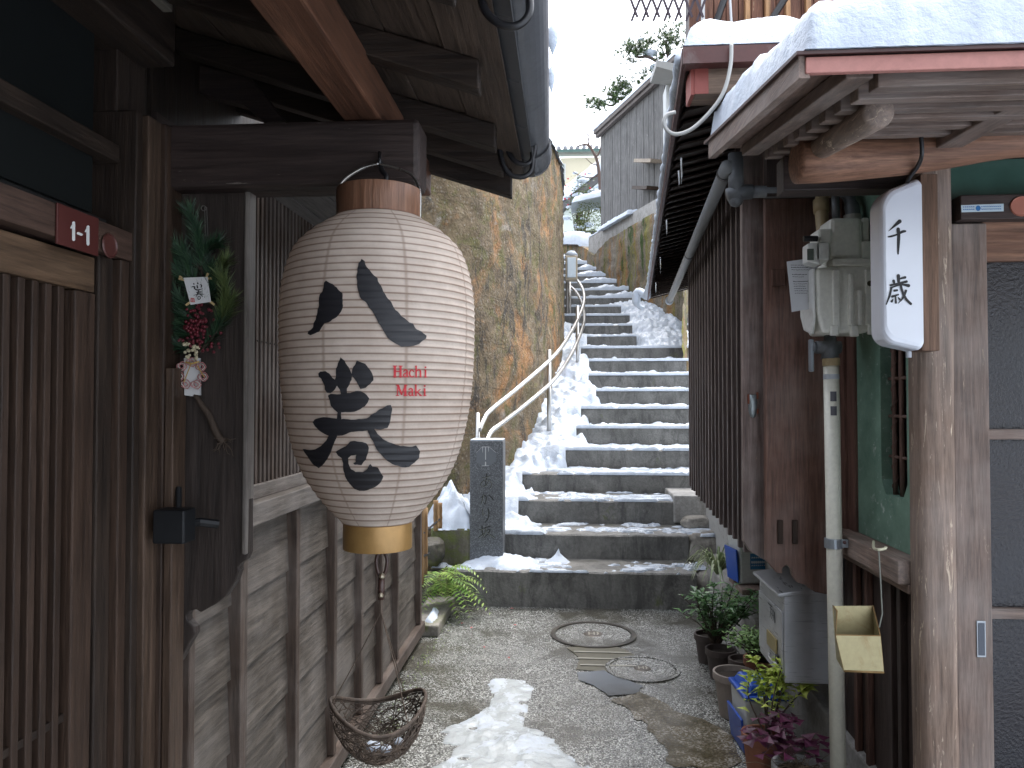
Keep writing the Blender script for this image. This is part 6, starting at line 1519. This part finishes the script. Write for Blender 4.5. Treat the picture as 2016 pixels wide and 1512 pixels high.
# fallen petals
m0 = None
rnd = random.Random(21); PET = plain('petal_red', (.35, .05, .05), .6)
for k, (px, py) in enumerate([(908, 1227), (932, 1234), (953, 1274), (1000, 1292), (1018, 1230), (1004, 1197)]):
    p = atz(px, py, .012); m = MB(); m.leaf((p.x, p.y, .008), (rnd.gauss(0, 1), rnd.gauss(0, 1), .1), (0, 0, 1), .03, .018); m.build('petal', PET, label='fallen red petal lying on the wet paving', cat='petal', group='fallen petals on the paving', normals=False)
# bamboo stakes at the end of the left wall
BMB = wood('bamboo_gold', (.26, .14, .06), (.46, .30, .15), 'Z', .45)
bf = thing('bamboo_fence', 'short fence of golden bamboo stakes behind the end of clapboard wall', 'fence', (-1.0, 5.3, 0))
for k, (px, y0_, y1_, Y) in enumerate([(829, 985, 1150, 5.1), (837, 1000, 1130, 5.25), (858, 985, 1045, 5.6), (866, 990, 1040, 5.7)]):
    a_ = aty(px, y1_, Y); b_ = aty(px, y0_, Y); m = MB(); n_ = 7; m.tube([lerp(a_, b_, j/n_) for j in range(n_+1)], [.017+.0025*(j % 2) for j in range(n_+1)], 10); m.build('stake', BMB, bf, smooth=True)
m = MB(); a_ = aty(822, 1060, 5.06); b_ = aty(868, 1020, 5.72); m.tube([a_, b_], .008, 6); a_ = aty(822, 1100, 5.06); m.tube([a_, aty(845, 1090, 5.3)], .008, 6); m.build('tie', BLK, bf)

# =================================================================== BEYOND THE STAIRS
# plank shed on the right wall
def fl(px, py):  # point on the shed's front plane
    r = ray(px, py); # X = 1.88-.35(Y-12.5)
    t = (1.88+.35*12.5)/(r.x+.35*r.y); return E0+r*t
sh_ = thing('plank_shed', 'silver grey vertical plank shed with snowy roof above the mossy wall', 'shed', tuple(fl(1240, 420)))
bl = fl(1183, 440); br = fl(1345, 365); zb_ = min(bl.z, br.z)-.05; zt_ = fl(1183, 262).z
dirv = (br-bl); dirv.z = 0; Ln = dirv.length; dirv.normalize(); nrm = Vector((dirv.y, -dirv.x, 0)); nrm = nrm if nrm.y < 0 else -nrm
m = MB(); n_ = 34; rnd = random.Random(4)
for k in range(n_):
    a_ = bl+dirv*(Ln*k/n_); b_ = bl+dirv*(Ln*(k+.965)/n_); o = nrm*rnd.uniform(0, .012)
    m.hexa([Vector((a_.x, a_.y, zb_+.02*rnd.random()))+o, Vector((b_.x, b_.y, zb_))+o, Vector((b_.x, b_.y, zb_))-nrm*.05, Vector((a_.x, a_.y, zb_))-nrm*.05], [Vector((a_.x, a_.y, zt_))+o, Vector((b_.x, b_.y, zt_))+o, Vector((b_.x, b_.y, zt_))-nrm*.05, Vector((a_.x, a_.y, zt_))-nrm*.05])
m.build('plank_wall', GW('Z'), sh_, bevel=.003)
def sp(s, d, z): q = bl+dirv*s+nrm*d; return Vector((q.x, q.y, z))
m = MB(); m.hexa([sp(-.06, .14, zt_-.02), sp(Ln, .14, zt_-.02), sp(Ln, -1.6, zt_+.1), sp(-.06, -1.6, zt_+.1)], [sp(-.06, .14, zt_+.05), sp(Ln, .14, zt_+.05), sp(Ln, -1.6, zt_+.17), sp(-.06, -1.6, zt_+.17)]); m.build('roof', wood('shed_trim', (.12, .10, .09), (.24, .21, .20), 'Y', .7), sh_)
m = MB(); m.hexa([sp(-.05, .10, zt_-.09), sp(Ln, .10, zt_-.09), sp(Ln, .02, zt_-.09), sp(-.05, .02, zt_-.09)], [sp(-.05, .10, zt_-.03), sp(Ln, .10, zt_-.03), sp(Ln, .02, zt_-.03), sp(-.05, .02, zt_-.03)]); m.build('eave_beam', wood('shed_trim', (.12, .10, .09), (.24, .21, .20), 'Y', .7), sh_)
m = MB()
q0 = fl(1185, 300); m.hexa([sp(0, -.06, zb_), sp(.02, -.06, zb_), sp(.02, -1.5, zb_), sp(0, -1.5, zb_)], [sp(0, -.06, zt_), sp(.02, -.06, zt_), sp(.02, -1.5, zt_), sp(0, -1.5, zt_)]); m.build('side_wall', GW('Z'), sh_)
for px0, px1, py in ((1272, 1306, 318), (1268, 1298, 371)):
    a_ = fl(px0, py); b_ = fl(px1, py); m = MB(); m.beam(a_+nrm*.12, b_+nrm*.12, .24, .06); m.build('bracket_board', wood('tan_board', (.30, .24, .18), (.48, .40, .32), 'Y', .6) if py < 350 else BR('Y'), sh_)
slab_snow('roof_snow', lambda u, v: sp(lerp(-.07, Ln, u), lerp(.15, -1.4, v), zt_+.052+.11*v), 90, 40, lambda u, v: .13, 'snow along the sloping roof edge of silver grey shed', 3.5, seed=4.)
# concrete ledge under the shed, and snow on it
m = MB(); zl_ = zb_-.02; m.hexa([sp(-.25, .18, zl_-.42), sp(Ln, .18, zl_-.42), sp(Ln, -.5, zl_-.42), sp(-.25, -.5, zl_-.42)], [sp(-.25, .18, zl_), sp(Ln, .18, zl_), sp(Ln, -.5, zl_), sp(-.25, -.5, zl_)]); m.build('concrete_ledge', PLA, label='concrete ledge between the mossy wall and the plank shed', cat='ledge', bevel=.01)
slab_snow('ledge_snow', lambda u, v: sp(lerp(.55, 2.0, u), lerp(.30, .03, v), zl_-.05*(1-v)), 60, 16, lambda u, v: .09, 'lump of snow on the concrete ledge below shed planks', 4., seed=6., amp=1.6)
slab_snow('ledge_snow', lambda u, v: sp(lerp(-.2, .5, u), lerp(.19, .06, v), zl_), 40, 10, lambda u, v: .035, 'thin snow strip at the left end of concrete ledge', 3., seed=7., amp=1.6)
# low snow slope behind the end of the mossy wall
slab_snow('snow_bank', lambda u, v: (lambda q: Vector((q[0]+.35*v-.05, q[1]+.1*v, rtop(q[1])+.0)))(rpt(lerp(.60, .98, u))), 60, 16, lambda u, v: .28, 'snow bank on the low end of mossy wall by stair head', 5., seed=12., amp=.8)
# outdoor unit
a_ = aty(1311, 165, 12.3); b_ = aty(1350, 330, 12.3)
ac = thing('outdoor_unit', 'tall pale grey outdoor unit beside the plank shed', 'outdoor unit', ((a_.x+b_.x)/2, 12.4, b_.z))
m = MB(); m.box(a_.x, b_.x, 12.3, 12.7, b_.z, a_.z); m.build('casing', plain('unit_grey', (.46, .48, .48), .5), ac, bevel=.03)
m = MB(); m.box(a_.x+.10, b_.x, 12.29, 12.299, b_.z+.2, a_.z-.15); m.build('panel', plain('unit_panel', (.40, .42, .42), .5), ac, bevel=.006)
m = MB(); q0, q1 = aty(1292, 118, 11.5), aty(1345, 128, 11.5); m.hexa([q0+Vector((0, 0, -.10)), q1+Vector((.1, 0, -.16)), q1+Vector((.1, .8, .0)), q0+Vector((0, .8, -.02))], [q0, q1+Vector((.1, 0, -.02)), q1+Vector((.1, .8, .06)), q0+Vector((0, .8, .06))])
m.build('canopy_sheet', plain('sheet_grey', (.24, .24, .23), .6), label='small grey sheet canopy jutting out above the outdoor unit', cat='canopy')
# pine with snow behind the shed
def pine(name, label, base, limbs, pads, seed):
    rnd = random.Random(seed); t = thing(name, label, 'tree', base); m = MB(); nm_ = MB()
    for pts, r in limbs: m.tube([Vector(q) for q in crom(pts, 6)], [r*(1-.6*i/(6*(len(pts)-1)+1)) for i in range(6*(len(pts)-1)+1)], 7)
    for c, R_, n in pads:
        for k in range(n):
            o = Vector((rnd.gauss(0, 1), rnd.gauss(0, 1), rnd.gauss(0, .62)))*R_*.50; p = Vector(c)+o
            for j in range(16):
                d = Vector((rnd.gauss(0, 1), rnd.gauss(0, 1), rnd.gauss(0, .6)+.55)).normalized(); sd = d.orthogonal().normalized()*.011; l = rnd.uniform(.06, .13); nm_.f([nm_.v(p-sd), nm_.v(p+sd), nm_.v(p+d*l)])
    m.build('trunk', wood('pine_bark', (.07, .05, .045), (.16, .12, .10), 'Z', .8), t, smooth=True); nm_.build('crown', leafmat('pine_far', (.018, .045, .018), (.11, .17, .055)), t, normals=False)
    return t
def Q(px, py, Y=16.2): return aty(px, py, Y)
pine('pine_tree', 'cloud pruned pine spreading green pads above the shed roof', tuple(Q(1340, 240)), [
    ([Q(1350, 300), Q(1335, 170), Q(1318, 120), Q(1310, 80)], .07), ([Q(1335, 150), Q(1300, 125), Q(1275, 112), Q(1255, 112), Q(1250, 95)], .045), ([Q(1320, 170), Q(1290, 160), Q(1282, 140)], .03),
    ([Q(1300, 260), Q(1245, 215), Q(1222, 195), Q(1205, 208), Q(1180, 200)], .04), ([Q(1245, 215), Q(1250, 190)], .02)],
    [(Q(1248, 102), .30, 50), (Q(1322, 65), .34, 50), (Q(1228, 165), .26, 40), (Q(1168, 204), .2, 24), (Q(1200, 190), .24, 30), (Q(1254, 95), .34, 60), (Q(1270, 86), .24, 24), (Q(1238, 98), .22, 16), (Q(1310, 80), .34, 46), (Q(1330, 88), .34, 46), (Q(1302, 70), .2, 12), (Q(1322, 105), .34, 32), (Q(1300, 112), .2, 12), (Q(1282, 146), .26, 30), (Q(1268, 156), .18, 12), (Q(1218, 178), .30, 34), (Q(1245, 172), .28, 32), (Q(1212, 196), .24, 22), (Q(1175, 203), .20, 18), (Q(1190, 207), .18, 14), (Q(1236, 190), .2, 14)], 5)
m = MB()
for px, py, r in ((1280, 105, .13), (1262, 78, .06), (1230, 168, .07), (1292, 132, .12), (1255, 205, .10), (1220, 210, .07)): m.sphere(Q(px, py, 16.3), r, 10, (1.3, 1, .6))
m.build('snow_tufts', snowmat(), smooth=True, kind='stuff', label='snow caught between the pads of the pine', cat='snow')
# camellia, hedge, bare branch
bc = aty(1150, 440, 19.); bush('camellia', tuple(aty(1145, 400, 19.)), .42, .4, .95, 900, .085, .05, leafmat('camellia_leaf', (.03, .06, .015), (.13, .17, .05)), 'snow laden camellia with small red flowers behind the stair head', seed=22, stems=26, base=tuple(aty(1140, 500, 19.)), sr=.012, extra=.06)
m = MB(); rnd = random.Random(6)
for k in range(14): m.sphere(aty(rnd.uniform(1112, 1180), rnd.uniform(335, 420), 18.6+rnd.random()*.4), rnd.uniform(.02, .034), 8, (1, 1, .8))
m.build('camellia_flowers', plain('flower_red', (.42, .02, .04), .6), bpy.data.objects['camellia'], smooth=True)
m = MB()
for k in range(20):
    px = rnd.uniform(1112, 1182); py = rnd.uniform(340, 455); m.sphere(aty(px, py, 18.7+rnd.random()*.5), rnd.uniform(.05, .12), 8, (1.3, 1, .55))
m.build('branch_snow', snowmat(), smooth=True, kind='stuff', label='snow clinging to the camellia branches', cat='snow')
hc = aty(1168, 440, 17.5); hd = thing('hedge', 'clipped light green hedge under snow left of the plank shed', 'hedge', (hc.x, hc.y, hc.z-.5)); m = MB(); rnd = random.Random(16)
for k in range(3600):
    p = Vector((hc.x+rnd.uniform(-.38, .9), hc.y+rnd.uniform(-.4, .4), hc.z+rnd.uniform(-.75, .42)))
    th = rnd.random()*6.28; m.leaf(p, (math.cos(th), math.sin(th), rnd.uniform(-.2, .8)), (0, 0, 1), .05, .035)
m.build('leaves', leafmat('hedge_leaf', (.09, .13, .03), (.26, .31, .10)), hd, normals=False)
slab_snow('hedge_snow', lambda u, v: Vector((hc.x+lerp(-.5, 1.0, u), hc.y+lerp(-.5, .5, v), hc.z+.36+.30*u)), 40, 30, lambda u, v: .18, 'snow cushion on top of the clipped hedge', 6., seed=8.)
def bq(px, py): return aty(px, py, 18.)
t = thing('bare_tree', 'bare crooked branches against the cream house', 'tree', tuple(bq(1175, 420))); m = MB()
for pts, r in (([bq(1185, 420), bq(1178, 330), bq(1168, 300), bq(1155, 285), bq(1137, 288)], .05), ([bq(1172, 312), bq(1180, 300), bq(1183, 285)], .03), ([bq(1165, 297), bq(1158, 280), bq(1160, 268), bq(1152, 262)], .022), ([bq(1176, 325), bq(1165, 322), bq(1150, 308)], .015), ([bq(1160, 290), bq(1170, 280), bq(1172, 272)], .014), ([bq(1178, 345), bq(1162, 350), bq(1140, 345), bq(1128, 338)], .018)): m.tube([Vector(q) for q in crom(pts, 6)], [r*(1-.7*i/(6*(len(pts)-1)+1)) for i in range(6*(len(pts)-1)+1)], 7)
m.build('trunk', wood('bare_bark', (.09, .06, .05), (.19, .13, .11), 'Z', .8), t, smooth=True)
# cream house
def hq(px, py, Y=34.): return aty(px, py, Y)
hh = thing('cream_house', 'cream plastered house with green edged tile roof far beyond the stairs', 'house', tuple(hq(1150, 520)))
a_ = hq(1060, 312); b_ = hq(1330, 560); m = MB(); m.box(a_.x, b_.x, 34, 40, b_.z-2, a_.z); m.build('wall', dirty('cream_wall', (.58, .52, .38), (.45, .40, .30), .8, 0, .2), hh)
rz0 = hq(1060, 306).z; m = MB(); m.hexa([(a_.x-.3, 33.6, rz0), (b_.x, 33.6, rz0), (b_.x, 38, rz0+1.2), (a_.x-.3, 38, rz0+1.2)], [(a_.x-.3, 33.6, rz0+.12), (b_.x, 33.6, rz0+.12), (b_.x, 38, rz0+1.32), (a_.x-.3, 38, rz0+1.32)]); m.build('eave', plain('eave_green', (.07, .13, .11), .6), hh)
m = MB(); k = 0; x = a_.x-.2
while x < b_.x: m.tube([(x, 33.55, rz0+.17), (x, 38, rz0+1.37)], .09, 8); x += .28
m.build('tiles', plain('tile_grey', (.22, .22, .23), .6), hh, smooth=True)
q0, q1 = hq(1103, 325, 33.99), hq(1111, 355, 33.99); wd = MB().box(q0.x, q1.x, 33.95, 33.99, q1.z, q0.z).build('window', plain('window_green', (.12, .16, .15), .3), hh)
box('window_frame', plain('frame_white', (.6, .6, .58), .5), wd, q0.x-.06, q1.x+.06, 33.985, 33.992, q1.z-.06, q0.z+.06, 0)
# nearer snow covered roof
nr = thing('snowy_house', 'low building with pale wall whose roof is buried under snow', 'house', tuple(aty(1130, 520, 26.)))
def vq(px, py, Y): return aty(px, py, Y)
m = MB(); A_, B_ = vq(1098, 420, 25.), vq(1215, 328, 25.); m.hexa([A_, B_, B_+Vector((0, 5, 1)), A_+Vector((0, 5, 1))], [A_+Vector((0, 0, .25)), B_+Vector((0, 0, .25)), B_+Vector((0, 5, 1.25)), A_+Vector((0, 5, 1.25))]); m.build('roof', plain('roof_dark', (.08, .075, .075), .6), nr)
m = MB(); m.hexa([(A_.x+.2, 25.3, A_.z-4), (B_.x, 25.3, A_.z-4), (B_.x, 29, A_.z-4), (A_.x+.2, 29, A_.z-4)], [(A_.x+.2, 25.3, A_.z+.1), (B_.x, 25.3, B_.z+.1), (B_.x, 29, B_.z+.1), (A_.x+.2, 29, A_.z+.1)]); m.build('wall', dirty('pale_green_wall', (.50, .54, .48), (.4, .42, .38), .8, 0, .2), nr)
slab_snow('roof_snow', lambda u, v: lerp(A_, B_, u)+Vector((0, 5*v-.1, v+.26)), 50, 30, lambda u, v: .5, 'deep snow on the roof of low building beyond stairs', 6., seed=3., amp=.5)
# antenna far off
t = thing('antenna', 'thin television antenna mast in the white sky', 'antenna', tuple(hq(1157, 320, 40.))); m = MB(); m.tube([hq(1157, 330, 40.), hq(1157, 228, 40.)], .025, 6); m.build('mast', plain('mast_grey', (.4, .4, .4), .5, .5), t)
m = MB(); m.tube([hq(1140, 224, 40.), hq(1172, 230, 40.)], .02, 6)
for k in range(6): p = lerp(hq(1140, 224, 40.), hq(1172, 230, 40.), k/5); m.tube([p-Vector((0, .5, 0)), p+Vector((0, .5, 0))], .012, 5)
m.build('boom', plain('mast_grey', (.4, .4, .4), .5, .5), t)
